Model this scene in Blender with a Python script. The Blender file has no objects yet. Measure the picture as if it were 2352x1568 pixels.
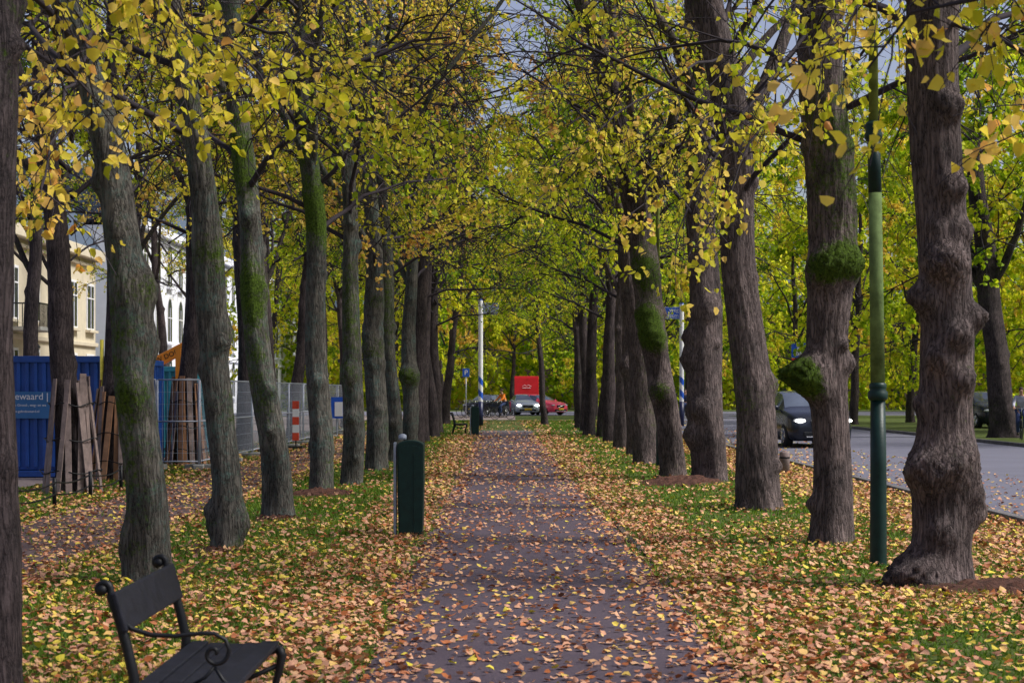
import bpy, math, random, bmesh
import numpy as np
from mathutils import Vector, Matrix
rng=np.random.default_rng(7); random.seed(7)
scene=bpy.context.scene
COL=scene.collection
pi=math.pi
# ------------------------------------------------------------ materials
def nodes_of(name):
    m=bpy.data.materials.new(name); m.use_nodes=True
    nt=m.node_tree; nt.nodes.clear()
    out=nt.nodes.new('ShaderNodeOutputMaterial')
    return m,nt,out
def ramp(nt,stops,interp='LINEAR'):
    r=nt.nodes.new('ShaderNodeValToRGB'); r.color_ramp.interpolation=interp
    els=r.color_ramp.elements
    while len(els)>len(stops): els.remove(els[-1])
    while len(els)<len(stops): els.new(0.5)
    for e,(p,c) in zip(els,stops):
        e.position=p; e.color=(c[0],c[1],c[2],1)
    return r
def noise(nt,vec,scale,detail=4,rough=.6,dist=0.0):
    n=nt.nodes.new('ShaderNodeTexNoise'); n.inputs['Scale'].default_value=scale
    n.inputs['Detail'].default_value=detail; n.inputs['Roughness'].default_value=rough
    n.inputs['Distortion'].default_value=dist
    if vec is not None: nt.links.new(vec,n.inputs['Vector'])
    return n
def coords(nt,kind='Object',scale=(1,1,1)):
    tc=nt.nodes.new('ShaderNodeTexCoord'); mp=nt.nodes.new('ShaderNodeMapping')
    mp.inputs['Scale'].default_value=scale
    nt.links.new(tc.outputs[kind],mp.inputs['Vector'])
    return mp.outputs['Vector']
def math_(nt,op,a,b=None,c=None):
    m=nt.nodes.new('ShaderNodeMath'); m.operation=op
    for i,v in enumerate((a,b,c)):
        if v is None: continue
        if isinstance(v,(int,float)): m.inputs[i].default_value=v
        else: nt.links.new(v,m.inputs[i])
    return m.outputs[0]
def mixc(nt,fac,a,b):
    m=nt.nodes.new('ShaderNodeMix'); m.data_type='RGBA'
    for s,v in ((m.inputs[0],fac),(m.inputs[6],a),(m.inputs[7],b)):
        if isinstance(v,bpy.types.NodeSocket): nt.links.new(v,s)
        elif isinstance(v,(int,float)): s.default_value=v
        else: s.default_value=(v[0],v[1],v[2],1)
    return m.outputs[2]
def mat(name,col,rough=.6,metal=0.0,var=.25,scale=6,bump=.15,emit=None,estr=0,spec=.5):
    m,nt,out=nodes_of(name)
    p=nt.nodes.new('ShaderNodeBsdfPrincipled')
    v=coords(nt,'Object'); n=noise(nt,v,scale,6,.65)
    dk=[c*(1-var) for c in col]; lt=[min(1,c*(1+var)) for c in col]
    r=ramp(nt,[(.3,dk),(.7,lt)]); nt.links.new(n.outputs['Fac'],r.inputs['Fac'])
    nt.links.new(r.outputs['Color'],p.inputs['Base Color'])
    p.inputs['Roughness'].default_value=rough; p.inputs['Metallic'].default_value=metal; p.inputs['Specular IOR Level'].default_value=spec
    if bump>0:
        n2=noise(nt,v,scale*5,4,.6)
        b=nt.nodes.new('ShaderNodeBump'); b.inputs['Strength'].default_value=bump; b.inputs['Distance'].default_value=.01
        nt.links.new(n2.outputs['Fac'],b.inputs['Height']); nt.links.new(b.outputs['Normal'],p.inputs['Normal'])
    if emit:
        p.inputs['Emission Color'].default_value=(*emit,1); p.inputs['Emission Strength'].default_value=estr
    nt.links.new(p.outputs['BSDF'],out.inputs['Surface'])
    return m
def leaf_mat(name,stops,trans=.4):
    m,nt,out=nodes_of(name)
    at=nt.nodes.new('ShaderNodeAttribute'); at.attribute_name='tint'
    oi=nt.nodes.new('ShaderNodeObjectInfo')
    s=math_(nt,'MULTIPLY_ADD',oi.outputs['Random'],.16,at.outputs['Fac'])
    s=math_(nt,'SUBTRACT',s,.08)
    r=ramp(nt,stops); nt.links.new(s,r.inputs['Fac'])
    p=nt.nodes.new('ShaderNodeBsdfPrincipled'); p.inputs['Roughness'].default_value=.6; p.inputs['Specular IOR Level'].default_value=.3
    t=nt.nodes.new('ShaderNodeBsdfTranslucent')
    nt.links.new(r.outputs['Color'],p.inputs['Base Color']); nt.links.new(r.outputs['Color'],t.inputs['Color'])
    mx=nt.nodes.new('ShaderNodeMixShader'); mx.inputs[0].default_value=trans
    nt.links.new(p.outputs[0],mx.inputs[1]); nt.links.new(t.outputs[0],mx.inputs[2])
    nt.links.new(mx.outputs[0],out.inputs['Surface'])
    return m
def bark_mat(name,dark,light,lichen,lich_amt,mosscol=(.05,.085,.008)):
    m,nt,out=nodes_of(name)
    p=nt.nodes.new('ShaderNodeBsdfPrincipled'); p.inputs['Roughness'].default_value=.92; p.inputs['Specular IOR Level'].default_value=.2
    v=coords(nt,'Object',(1,1,.15)); v0=coords(nt,'Object')
    n=noise(nt,v,23,5,.6,.35)
    cr=math_(nt,'MULTIPLY',math_(nt,'ABSOLUTE',math_(nt,'SUBTRACT',n.outputs['Fac'],.5)),7.0)
    nb=noise(nt,coords(nt,'Object',(1,1,.5)),60,3,.7)
    hgt=math_(nt,'MULTIPLY_ADD',nb.outputs['Fac'],.4,math_(nt,'MINIMUM',cr,.85))
    mid=[(a*.35+b*.65) for a,b in zip(dark,light)]
    r=ramp(nt,[(.14,dark),(.42,mid),(1.0,light)]); nt.links.new(hgt,r.inputs['Fac'])
    nv=noise(nt,v0,1.9,5,.65); rv=ramp(nt,[(.35,(.5,.5,.52)),(.65,(1.25,1.2,1.2))]); nt.links.new(nv.outputs['Fac'],rv.inputs['Fac'])
    mu=nt.nodes.new('ShaderNodeMix'); mu.data_type='RGBA'; mu.blend_type='MULTIPLY'; mu.inputs[0].default_value=1
    nt.links.new(r.outputs['Color'],mu.inputs[6]); nt.links.new(rv.outputs['Color'],mu.inputs[7])
    base=mu.outputs[2]
    n2=noise(nt,v0,3.0,6,.75,.4)
    r2=ramp(nt,[(.60-lich_amt,(0,0,0)),(.72-lich_amt,(1,1,1))]); nt.links.new(n2.outputs['Fac'],r2.inputs['Fac'])
    n4=noise(nt,v0,26,5,.8)
    r4=ramp(nt,[(.44,(0,0,0)),(.58,(1,1,1))]); nt.links.new(n4.outputs['Fac'],r4.inputs['Fac'])
    f=math_(nt,'MULTIPLY',math_(nt,'MULTIPLY',r2.outputs['Color'],r4.outputs['Color']),.85)
    c=mixc(nt,f,base,lichen)
    at=nt.nodes.new('ShaderNodeAttribute'); at.attribute_name='moss'
    n3=noise(nt,v0,6.5,8,.8)
    ad=math_(nt,'ADD',at.outputs['Fac'],n3.outputs['Fac'])
    r3=ramp(nt,[(.74,(0,0,0)),(.94,(1,1,1))]); nt.links.new(math_(nt,'MULTIPLY_ADD',n4.outputs['Fac'],.5,math_(nt,'SUBTRACT',ad,.25)),r3.inputs['Fac'])
    n5=noise(nt,v0,36,3,.7); r5=ramp(nt,[(.3,[x*.25 for x in mosscol]),(.7,[x*2.0 for x in mosscol])])
    nt.links.new(n5.outputs['Fac'],r5.inputs['Fac'])
    c=mixc(nt,r3.outputs['Color'],c,r5.outputs['Color'])
    nt.links.new(c,p.inputs['Base Color'])
    b=nt.nodes.new('ShaderNodeBump'); b.inputs['Strength'].default_value=.85; b.inputs['Distance'].default_value=.018
    nt.links.new(hgt,b.inputs['Height'])
    b2=nt.nodes.new('ShaderNodeBump'); b2.inputs['Strength'].default_value=.4; b2.inputs['Distance'].default_value=.02
    nt.links.new(n5.outputs['Fac'],b2.inputs['Height']); nt.links.new(b.outputs['Normal'],b2.inputs['Normal'])
    nt.links.new(b2.outputs['Normal'],p.inputs['Normal'])
    nt.links.new(p.outputs[0],out.inputs['Surface'])
    return m
def ground_mat(name,stops,scale,stops2=None,scale2=30,fac2=.4,bump=.5,rough=.9):
    m,nt,out=nodes_of(name)
    p=nt.nodes.new('ShaderNodeBsdfPrincipled'); p.inputs['Roughness'].default_value=rough; p.inputs['Specular IOR Level'].default_value=.3
    v=coords(nt,'Object'); n=noise(nt,v,scale,8,.65); r=ramp(nt,stops); nt.links.new(n.outputs['Fac'],r.inputs['Fac'])
    c=r.outputs['Color']; n2=noise(nt,v,scale2,5,.7)
    if stops2:
        r2=ramp(nt,stops2); nt.links.new(n2.outputs['Fac'],r2.inputs['Fac'])
        c=mixc(nt,fac2,c,r2.outputs['Color'])
    nt.links.new(c,p.inputs['Base Color'])
    b=nt.nodes.new('ShaderNodeBump'); b.inputs['Strength'].default_value=bump; b.inputs['Distance'].default_value=.02
    nt.links.new(n2.outputs['Fac'],b.inputs['Height']); nt.links.new(b.outputs['Normal'],p.inputs['Normal'])
    nt.links.new(p.outputs[0],out.inputs['Surface'])
    return m
M={}
M['barkL']=bark_mat('bark_lichen',(.012,.012,.012),(.155,.148,.13),(.10,.165,.15),.12)
M['barkR']=bark_mat('bark_brown',(.012,.009,.010),(.175,.14,.135),(.16,.17,.155),.0)
M['barkF']=bark_mat('bark_far_and_vignette',(.008,.007,.009),(.095,.076,.078),(.08,.09,.08),-.02)  # far trunks, plus the first left trunk darkened for vignette shade
M['twig']=mat('twig_bark',(.03,.022,.030),.9)
YEL=[(0,(.24,.33,.012)),(.25,(.60,.58,.025)),(.5,(.92,.75,.08)),(.75,(.95,.62,.18)),(.92,(.80,.35,.07)),(1,(.30,.13,.04))]
GRN=[(0,(.11,.24,.008)),(.3,(.38,.54,.012)),(.55,(.76,.82,.03)),(.8,(.94,.85,.06)),(1,(.82,.55,.09))]
MIX=[(0,(.13,.25,.01)),(.3,(.46,.55,.018)),(.55,(.86,.78,.06)),(.8,(.94,.66,.17)),(1,(.66,.30,.09))]
M['leafY']=leaf_mat('leaf_yellow',YEL,.5); M['leafG']=leaf_mat('leaf_green_yellow',GRN,.55); M['leafM']=leaf_mat('leaf_mixed',MIX,.5)
M['leafF']=leaf_mat('fallen_leaf',[(0,(.68,.58,.05)),(.2,(.74,.48,.14)),(.42,(.68,.38,.23)),(.6,(.52,.25,.16)),(.82,(.44,.13,.035)),(1,(.10,.045,.03))],.08)
M['blade']=leaf_mat('grass_blade',[(0,(.04,.095,.006)),(.5,(.11,.22,.012)),(.9,(.22,.33,.03)),(1,(.34,.34,.08))],.35)
M['grass']=ground_mat('grass_ground',[(.3,(.035,.055,.006)),(.5,(.065,.105,.010)),(.7,(.11,.165,.018))],.35,[(.35,(.015,.025,.005)),(.58,(.08,.10,.02)),(.74,(.26,.15,.07))],9,.55)
M['path']=ground_mat('path_dirt',[(.3,(.066,.050,.071)),(.7,(.11,.085,.112))],.8,[(.3,(.028,.022,.030)),(.6,(.095,.072,.095)),(.76,(.38,.24,.18))],48,.5,.5,.75)
M['path2']=ground_mat('path_leafy',[(.3,(.075,.052,.058)),(.7,(.14,.10,.10))],.8,[(.35,(.04,.03,.032)),(.62,(.14,.09,.085)),(.76,(.40,.25,.15))],22,.55)
M['road']=ground_mat('road_asphalt',[(.3,(.12,.12,.16)),(.7,(.17,.17,.225))],.5,[(.3,(.09,.09,.12)),(.7,(.19,.19,.24))],60,.4,.3)
M['paving']=ground_mat('paving_brick',[(.3,(.24,.19,.18)),(.7,(.34,.27,.26))],.6,[(.3,(.14,.11,.11)),(.7,(.34,.28,.26))],12,.4)
M['kerb']=ground_mat('kerb_stone',[(.3,(.10,.095,.10)),(.7,(.2,.19,.19))],3)
M['edging']=ground_mat('edging_stone',[(.3,(.05,.045,.045)),(.7,(.13,.12,.12))],5)
M['mulch']=ground_mat('mulch',[(.3,(.03,.014,.01)),(.6,(.10,.042,.028)),(.8,(.22,.10,.06))],18,None,40,.4,1)
M['greenD']=mat('green_paint_dark',(.005,.026,.023),.42,0,.35,9,.15,None,0,.3)
M['greenL']=mat('green_paint_faded',(.13,.19,.065),.8,0,.45,7,.4,None,0,.2)
M['greenL2']=mat('green_paint_algae',(.17,.21,.045),.8,0,.45,7,.4,None,0,.2)
M['steel']=mat('galvanised_steel',(.36,.39,.47),.5,.4,.2,10)
M['greyP']=mat('grey_post_paint',(.26,.30,.38),.5)
M['black']=mat('black_iron',(.007,.008,.011),.5,0,.4,12,.15,None,0,.3)
M['slat']=mat('dark_slat',(.013,.014,.022),.6,0,.4,14,.3,None,0,.2)
M['wood']=mat('plank_wood',(.20,.15,.14),.85,0,.45,5,.5)
M['woodO']=mat('plank_wood_fresh',(.33,.17,.09),.8,0,.3,5,.4)
M['blue']=mat('container_blue',(.010,.07,.33),.5,0,.3,3)
M['blueS']=mat('sign_blue',(.015,.10,.58),.4,0,.1,3,0)
M['blueB']=mat('banner_blue',(.03,.15,.38),.5,0,.1,3,0)
M['navy']=mat('navy_paint',(.008,.012,.06),.4)
M['teal']=mat('turquoise_paint',(.04,.28,.38),.5)
M['white']=mat('white_paint',(.82,.82,.85),.5,0,.06,4,.05)
M['red']=mat('red_paint',(.78,.02,.03),.35,0,.1,4,.05)
M['orange']=mat('orange_paint',(.85,.28,.015),.45,0,.12,4,.1)
M['yellow']=mat('yellow_paint',(.7,.6,.06),.5)
M['rubber']=mat('tyre_rubber',(.015,.015,.016),.85)
M['chrome']=mat('bright_metal',(.55,.56,.58),.25,.9,.1)
M['carK']=mat('car_paint_dark',(.018,.022,.034),.2,.3,.1,3,0)
M['carS']=mat('car_paint_silver',(.42,.47,.55),.25,.2,.1,3,0)
M['pane']=mat('dark_pane',(.05,.06,.08),.15,.2,.2,3,0)
M['carR']=mat('car_paint_red',(.95,.08,.17),.25,0,.08,3,0)
M['glass']=mat('window_glass',(.16,.19,.24),.06,.5,.2,2,0)
M['lampon']=mat('headlight_lit',(.9,.9,.85),.2,0,.02,3,0,(1,.97,.9),12)
M['lamp']=mat('headlight_lens',(.6,.63,.68),.15,.3,.1,3,0)
M['plate']=mat('plate_yellow',(.75,.5,.03),.5,0,.05,3,0)
M['skin']=mat('skin_tone',(.48,.27,.19),.6,0,.08,9,0)
M['hair']=mat('hair_brown',(.05,.03,.02),.8)
M['jackO']=mat('jacket_orange',(.95,.22,.01),.8); M['jackG']=mat('jacket_grey',(.42,.42,.5),.85); M['jackN']=mat('jacket_navy',(.01,.015,.05),.85)
M['jean']=mat('trousers_blue',(.03,.05,.14),.9); M['shoe']=mat('shoe_dark',(.02,.02,.02),.7)
M['wallY']=mat('wall_cream_render',(.62,.55,.42),.9,0,.1,1.5); M['wallW']=mat('wall_white_render',(.80,.82,.9),.9,0,.05,1.5)
M['brick']=mat('wall_dark_brick',(.10,.065,.06),.9,0,.3,5); M['slate']=mat('roof_slate',(.07,.10,.15),.7,0,.3,6)
M['stone']=mat('concrete_block',(.3,.3,.29),.9)
M['board_red']=mat('barrier_red',(.7,.07,.03),.5)
# ------------------------------------------------------------ mesh helpers
def link(o,parent=None):
    COL.objects.link(o)
    if parent is not None: o.parent=parent
    return o
def root(name,label,category,loc=(0,0,0),rot=0,group=None):
    e=bpy.data.objects.new(name,None); e.empty_display_size=.2
    e.location=loc; e.rotation_euler=(0,0,rot); COL.objects.link(e)
    e["label"]=label; e["category"]=category
    if group: e["group"]=group
    return e
class MB:
    def __init__(s): s.v=[]; s.f=[]; s.m=[]
    def add(s,vs,fs,mi=0):
        o=len(s.v); s.v.extend([tuple(v) for v in vs]); s.f.extend([tuple(i+o for i in f) for f in fs]); s.m.extend([mi]*len(fs)); return s
    def box(s,c,size,mi=0,R=None):
        hx,hy,hz=[k/2 for k in size]
        vs=[Vector((x*hx,y*hy,z*hz)) for x in(-1,1) for y in(-1,1) for z in(-1,1)]
        if R is not None: vs=[R@v for v in vs]
        vs=[v+Vector(c) for v in vs]
        return s.add(vs,[(0,1,3,2),(4,6,7,5),(0,4,5,1),(2,3,7,6),(0,2,6,4),(1,5,7,3)],mi)
    def tube(s,pts,rad,n=8,mi=0,cap=True):
        pts=[Vector(p) for p in pts]
        if not hasattr(rad,'__len__'): rad=[rad]*len(pts)
        vs=[];u=None
        for i,p in enumerate(pts):
            a=pts[max(0,i-1)]; b=pts[min(len(pts)-1,i+1)]; d=(b-a)
            d=d.normalized() if d.length>1e-9 else Vector((0,0,1))
            if u is None:
                ref=Vector((0,0,1)) if abs(d.z)<.9 else Vector((1,0,0))
                u=d.cross(ref).normalized()
            else:
                u=(u-d*u.dot(d)).normalized()
            w=d.cross(u)
            for k in range(n):
                a_=2*pi*k/n; vs.append(p+(u*math.cos(a_)+w*math.sin(a_))*rad[i])
        fs=[]
        for i in range(len(pts)-1):
            for k in range(n):
                k2=(k+1)%n; fs.append((i*n+k,i*n+k2,(i+1)*n+k2,(i+1)*n+k))
        if cap: fs.append(tuple(range(n-1,-1,-1))); fs.append(tuple((len(pts)-1)*n+k for k in range(n)))
        return s.add(vs,fs,mi)
    def ell(s,c,r,mi=0,nu=16,nv=10):
        vs=[];fs=[]
        for j in range(nv+1):
            th=pi*j/nv
            for i in range(nu):
                ph=2*pi*i/nu; vs.append((c[0]+r[0]*math.sin(th)*math.cos(ph),c[1]+r[1]*math.sin(th)*math.sin(ph),c[2]+r[2]*math.cos(th)))
        for j in range(nv):
            for i in range(nu):
                i2=(i+1)%nu; fs.append((j*nu+i,(j+1)*nu+i,(j+1)*nu+i2,j*nu+i2))
        return s.add(vs,fs,mi)
    def prism(s,poly,axis,a,b,mi=0):
        def P(p,t):
            return {'y':(p[0],t,p[1]),'x':(t,p[0],p[1]),'z':(p[0],p[1],t)}[axis]
        n=len(poly); vs=[P(p,a) for p in poly]+[P(p,b) for p in poly]
        fs=[tuple(range(n)),tuple(range(2*n-1,n-1,-1))]+[(i,(i+1)%n,n+(i+1)%n,n+i)[::-1] for i in range(n)]
        return s.add(vs,fs,mi)
    def done(s,name,mats,parent=None,smooth=False,bevel=0,label=None):
        me=bpy.data.meshes.new(name); me.from_pydata(s.v,[],s.f); me.update()
        if not isinstance(mats,(list,tuple)): mats=[mats]
        for m in mats: me.materials.append(m)
        me.polygons.foreach_set('material_index',s.m)
        if smooth: me.polygons.foreach_set('use_smooth',[True]*len(me.polygons))
        bm=bmesh.new(); bm.from_mesh(me); bmesh.ops.recalc_face_normals(bm,faces=bm.faces)
        lo=[v for v in bm.verts if not v.link_faces]
        if lo: bmesh.ops.delete(bm,geom=lo,context='VERTS')
        bm.to_mesh(me); bm.free()
        o=bpy.data.objects.new(name,me); link(o,parent)
        if bevel>0:
            b=o.modifiers.new('bevel','BEVEL'); b.width=bevel; b.segments=2; b.limit_method='ANGLE'
        if label: o["label"]=label
        return o
def quadmesh(name,V,F,mats,mi=None,attr=None,smooth=False):
    me=bpy.data.meshes.new(name); V=np.asarray(V,dtype=np.float32); F=np.asarray(F,dtype=np.int32)
    me.vertices.add(len(V)); me.vertices.foreach_set('co',V.ravel())
    k=F.shape[1]
    me.loops.add(F.size); me.loops.foreach_set('vertex_index',F.ravel())
    me.polygons.add(len(F)); me.polygons.foreach_set('loop_start',np.arange(0,F.size,k,dtype=np.int32))
    me.update(calc_edges=True)
    for m in mats: me.materials.append(m)
    if mi is not None: me.polygons.foreach_set('material_index',np.asarray(mi,dtype=np.int32))
    if smooth: me.polygons.foreach_set('use_smooth',np.ones(len(F),dtype=bool))
    if attr:
        for n,a in attr.items():
            at=me.attributes.new(n,'FLOAT','POINT'); at.data.foreach_set('value',np.asarray(a,dtype=np.float32))
    me.update(); return me
def text(name,body,size,loc,rot,m,parent,ext=.002,align='LEFT'):
    cu=bpy.data.curves.new('t','FONT'); cu.body=body; cu.size=size; cu.extrude=ext; cu.align_x=align; cu.resolution_u=3
    ob=bpy.data.objects.new('t',cu); COL.objects.link(ob); bpy.context.view_layer.update()
    dg=bpy.context.evaluated_depsgraph_get(); me=bpy.data.meshes.new_from_object(ob.evaluated_get(dg))
    bpy.data.objects.remove(ob); me.materials.clear(); me.materials.append(m); me.name=name
    o=bpy.data.objects.new(name,me); link(o,parent); o.location=loc; o.rotation_euler=rot; return o
FACE=(pi/2,0,0)
def copy_thing(r,loc,rot=None,label=None):
    n=r.copy(); n.location=loc
    if rot is not None: n.rotation_euler=(0,0,rot)
    if label: n["label"]=label
    COL.objects.link(n)
    def rec(a,b):
        for c in a.children:
            d=c.copy(); d.parent=b; COL.objects.link(d); rec(c,d)
    rec(r,n); return n
# ------------------------------------------------------------ leaves
TPL=np.array([(0,0,0),(-.5,.18,.08),(-.40,.66,.10),(0,1.0,-.08),(.40,.66,.10),(.5,.18,.08)])
def norm(a): return a/np.maximum(np.linalg.norm(a,axis=1,keepdims=True),1e-9)
def leaves(P,D,N,S):
    D=norm(D); U=norm(np.cross(D,N)); W=np.cross(U,D)
    curl=rng.uniform(.3,2.2,len(P))[:,None]; wd=rng.uniform(.7,1.05,len(P))[:,None,None]
    V=P[:,None,:]+S[:,None,None]*(TPL[None,:,0:1]*U[:,None,:]*wd+TPL[None,:,1:2]*D[:,None,:]+(TPL[None,:,2]*curl)[:,:,None]*W[:,None,:])
    n=len(P); b=np.arange(n)[:,None]*6
    F=np.concatenate([b+np.array([[0,3,2,1]]),b+np.array([[0,5,4,3]])],0)
    return V.reshape(-1,3),F
class QB:
    def __init__(s): s.V=[];s.F=[];s.m=[];s.t=[];s.n=0
    def add(s,V,F,mi,t):
        s.V.append(V); s.F.append(F+s.n); s.n+=len(V); s.m.append(np.full(len(F),mi)); s.t.append(t)
    def tube(s,P,R,n,mi,t=0.0):
        P=np.asarray(P,float); T=norm(np.gradient(P,axis=0)); ref=np.array([.31,.2,.93])
        if abs(T[0]@ref)>.9: ref=np.array([1,0,0.])
        U=norm(np.cross(T,ref)); W=np.cross(T,U); a=np.arange(n)*2*pi/n
        V=(P[:,None,:]+R[:,None,None]*(np.cos(a)[None,:,None]*U[:,None,:]+np.sin(a)[None,:,None]*W[:,None,:])).reshape(-1,3)
        k=np.arange(n);k2=(k+1)%n
        F=np.concatenate([np.stack([i*n+k,i*n+k2,(i+1)*n+k2,(i+1)*n+k],1) for i in range(len(P)-1)],0)
        s.add(V,F,mi,np.full(len(V),t))
    def data(s): return np.concatenate(s.V),np.concatenate(s.F),np.concatenate(s.m),np.concatenate(s.t)
    def mesh(s,name,mats,attr='tint',smooth=False):
        V,F,m,t=s.data(); return quadmesh(name,V,F,mats,m,{attr:t},smooth)
def curve(p0,d,L,n,droop,wob):
    d=d/np.linalg.norm(d); P=[p0]; st=L/n
    for i in range(n):
        d=d+np.array([0,0,-droop])*st+rng.normal(0,wob,3)*st; d=d/np.linalg.norm(d); P.append(P[-1]+d*st)
    return np.array(P),d
def crown_data(zlo,zhi,rad,nl,ns,ntw,nlf,size,tmean,tsd,bare=.35,tk=1.0,el0=18):
    q=QB(); LP=[];LD=[];LT=[]
    for i in range(nl):
        f=(i+.5)/nl; z0=zlo+(zhi-zlo)*f**1.1; az=i*2.4+rng.uniform(-.4,.4)
        el=math.radians(rng.uniform(el0,el0+28)+f*28); L=rad*(1.15-.55*f)*rng.uniform(.8,1.15)
        d=np.array([math.cos(az)*math.cos(el),math.sin(az)*math.cos(el),math.sin(el)])
        P,_=curve(np.array([0,0,z0]),d,L,7,.08,.28)
        q.tube(P,np.linspace(.045-.02*f,.011,8),5,0)
        lb=rng.random()<bare*.5
        for j in range(ns):
            t=.2+.8*(j+rng.random())/ns; k=t*7; a=int(min(k,6)); p=P[a]+(P[a+1]-P[a])*(k-a)
            dd=(P[min(a+1,7)]-P[a]); dd=dd/np.linalg.norm(dd)+rng.normal(0,.75,3)
            P2,_=curve(p,dd,rng.uniform(.8,1.7)*(rad/3.2),5,.25,.5)
            q.tube(P2,np.linspace(.013,.005,6)*tk,3,0)
            ct=rng.normal(tmean,tsd); dens=0 if (lb or rng.random()<bare) else rng.uniform(.6,1.8)
            for l in range(ntw):
                t2=.2+.8*rng.random(); k=t2*5; a2=int(min(k,4)); p2=P2[a2]+(P2[a2+1]-P2[a2])*(k-a2)
                d2=(P2[a2+1]-P2[a2]); d2=d2/np.linalg.norm(d2)+rng.normal(0,.8,3)
                LL=rng.uniform(.4,1.0)
                P3,_=curve(p2,d2,LL,3,.6,.6); q.tube(P3,np.linspace(.006,.0028,4)*tk,3,0)
                m=rng.poisson(nlf*dens) if dens>0 else rng.poisson(nlf*.06)
                if m==0: continue
                tt=np.clip(rng.random(m)**.7,0,.999)*3; ai=tt.astype(int); pp=P3[ai]+(P3[ai+1]-P3[ai])*(tt-ai)[:,None]
                LP.append(pp+rng.normal(0,.035,(m,3)))
                LD.append(rng.normal(0,.55,(m,3))+np.array([0,0,-.55])); LT.append(ct+rng.normal(0,.13,m))
    LP=np.concatenate(LP);LD=np.concatenate(LD);LT=np.clip(np.concatenate(LT),0,1)
    S=rng.uniform(.6,1.2,len(LP))*size
    V,F=leaves(LP,LD,rng.normal(0,1,LP.shape),S); q.add(V,F,1,np.repeat(LT,6))
    return q.data()
def crown_of(D,name,leafm,rot=0,lean=None):
    V,F,m,t=D; V=V.copy(); c,s=math.cos(rot),math.sin(rot)
    x=V[:,0]*c-V[:,1]*s; y=V[:,0]*s+V[:,1]*c; V[:,0]=x; V[:,1]=y
    if lean is not None: V[:,0]+=np.interp(V[:,2],lean[0],lean[1])
    return quadmesh(name,V,F,[M['twig'],leafm],m,{'tint':t})
def bough(treeo,p0,p1,leafm,n=14,size=.072,tm=.5,sag=.35):
    o=np.array([treeo.location.x,treeo.location.y,0]); p0=np.array(p0)-o; p1=np.array(p1)-o
    mid=(p0+p1)/2+np.array([0,0,sag]); ts=np.linspace(0,1,10)[:,None]
    P=(1-ts)**2*p0+2*ts*(1-ts)*mid+ts**2*p1; P[1:]+=rng.normal(0,.04,(9,3)); q=QB(); q.tube(P,np.linspace(.024,.006,10),5,0)
    LP=[];LD=[];LT=[]
    for i in range(n):
        t=.3+.7*(i+rng.random())/n; k=min(t*9,8.99); a=int(k); p=P[a]+(P[a+1]-P[a])*(k-a)
        d=(P[a+1]-P[a]); d=d/np.linalg.norm(d)*.8+rng.normal(0,.7,3); P2,_=curve(p,d,rng.uniform(.4,.95),5,.9,.5); q.tube(P2,np.linspace(.006,.003,6),3,0)
        for j in range(3):
            a2=rng.integers(1,5); P3,_=curve(P2[a2],rng.normal(0,1,3)+[0,0,-.3],rng.uniform(.2,.5),3,1.0,.5); q.tube(P3,np.linspace(.004,.002,4),3,0)
            m=rng.poisson(5); tt=rng.random(m)*2.999; ai=tt.astype(int)
            LP.append(P3[ai]+(P3[ai+1]-P3[ai])*(tt-ai)[:,None]+rng.normal(0,.03,(m,3))); LD.append(rng.normal(0,.5,(m,3))+np.array([0,0,-.6])); LT.append(rng.normal(tm,.15,m))
    LP=np.concatenate(LP);LD=np.concatenate(LD);LT=np.clip(np.concatenate(LT),0,1)
    V,F=leaves(LP,LD,rng.normal(0,1,LP.shape),rng.uniform(.6,1.25,len(LP))*size); q.add(V,F,1,np.repeat(LT,6))
    b=bpy.data.objects.new('bough',q.mesh('bough',[M['twig'],leafm])); link(b,treeo)
DN=[crown_data(4.0,10.5,3.2,16,7,6,11.5,.066,.47,.19,.33,1.1) for _ in range(3)]
DM=[crown_data(4.0,13.5,3.4,19,7,8,10,.085,.42,.22,.30,1.5) for _ in range(3)]
FAR=[crown_of(crown_data(3.2,16,4.8,21,8,6,13,.18,.50,.22,.15,2.2),'crown_far',M['leafG']) for _ in range(3)]
MID=[crown_of(d,'crown_mid',M['leafM']) for d in DM]
MIDG=[crown_of(d,'crown_mid',M['leafG']) for d in DM]
BARE=crown_of(crown_data(4.2,14,4.0,20,9,11,.8,.10,.7,.2,.3,2.4,35),'crown_bare',M['leafM'])
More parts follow.
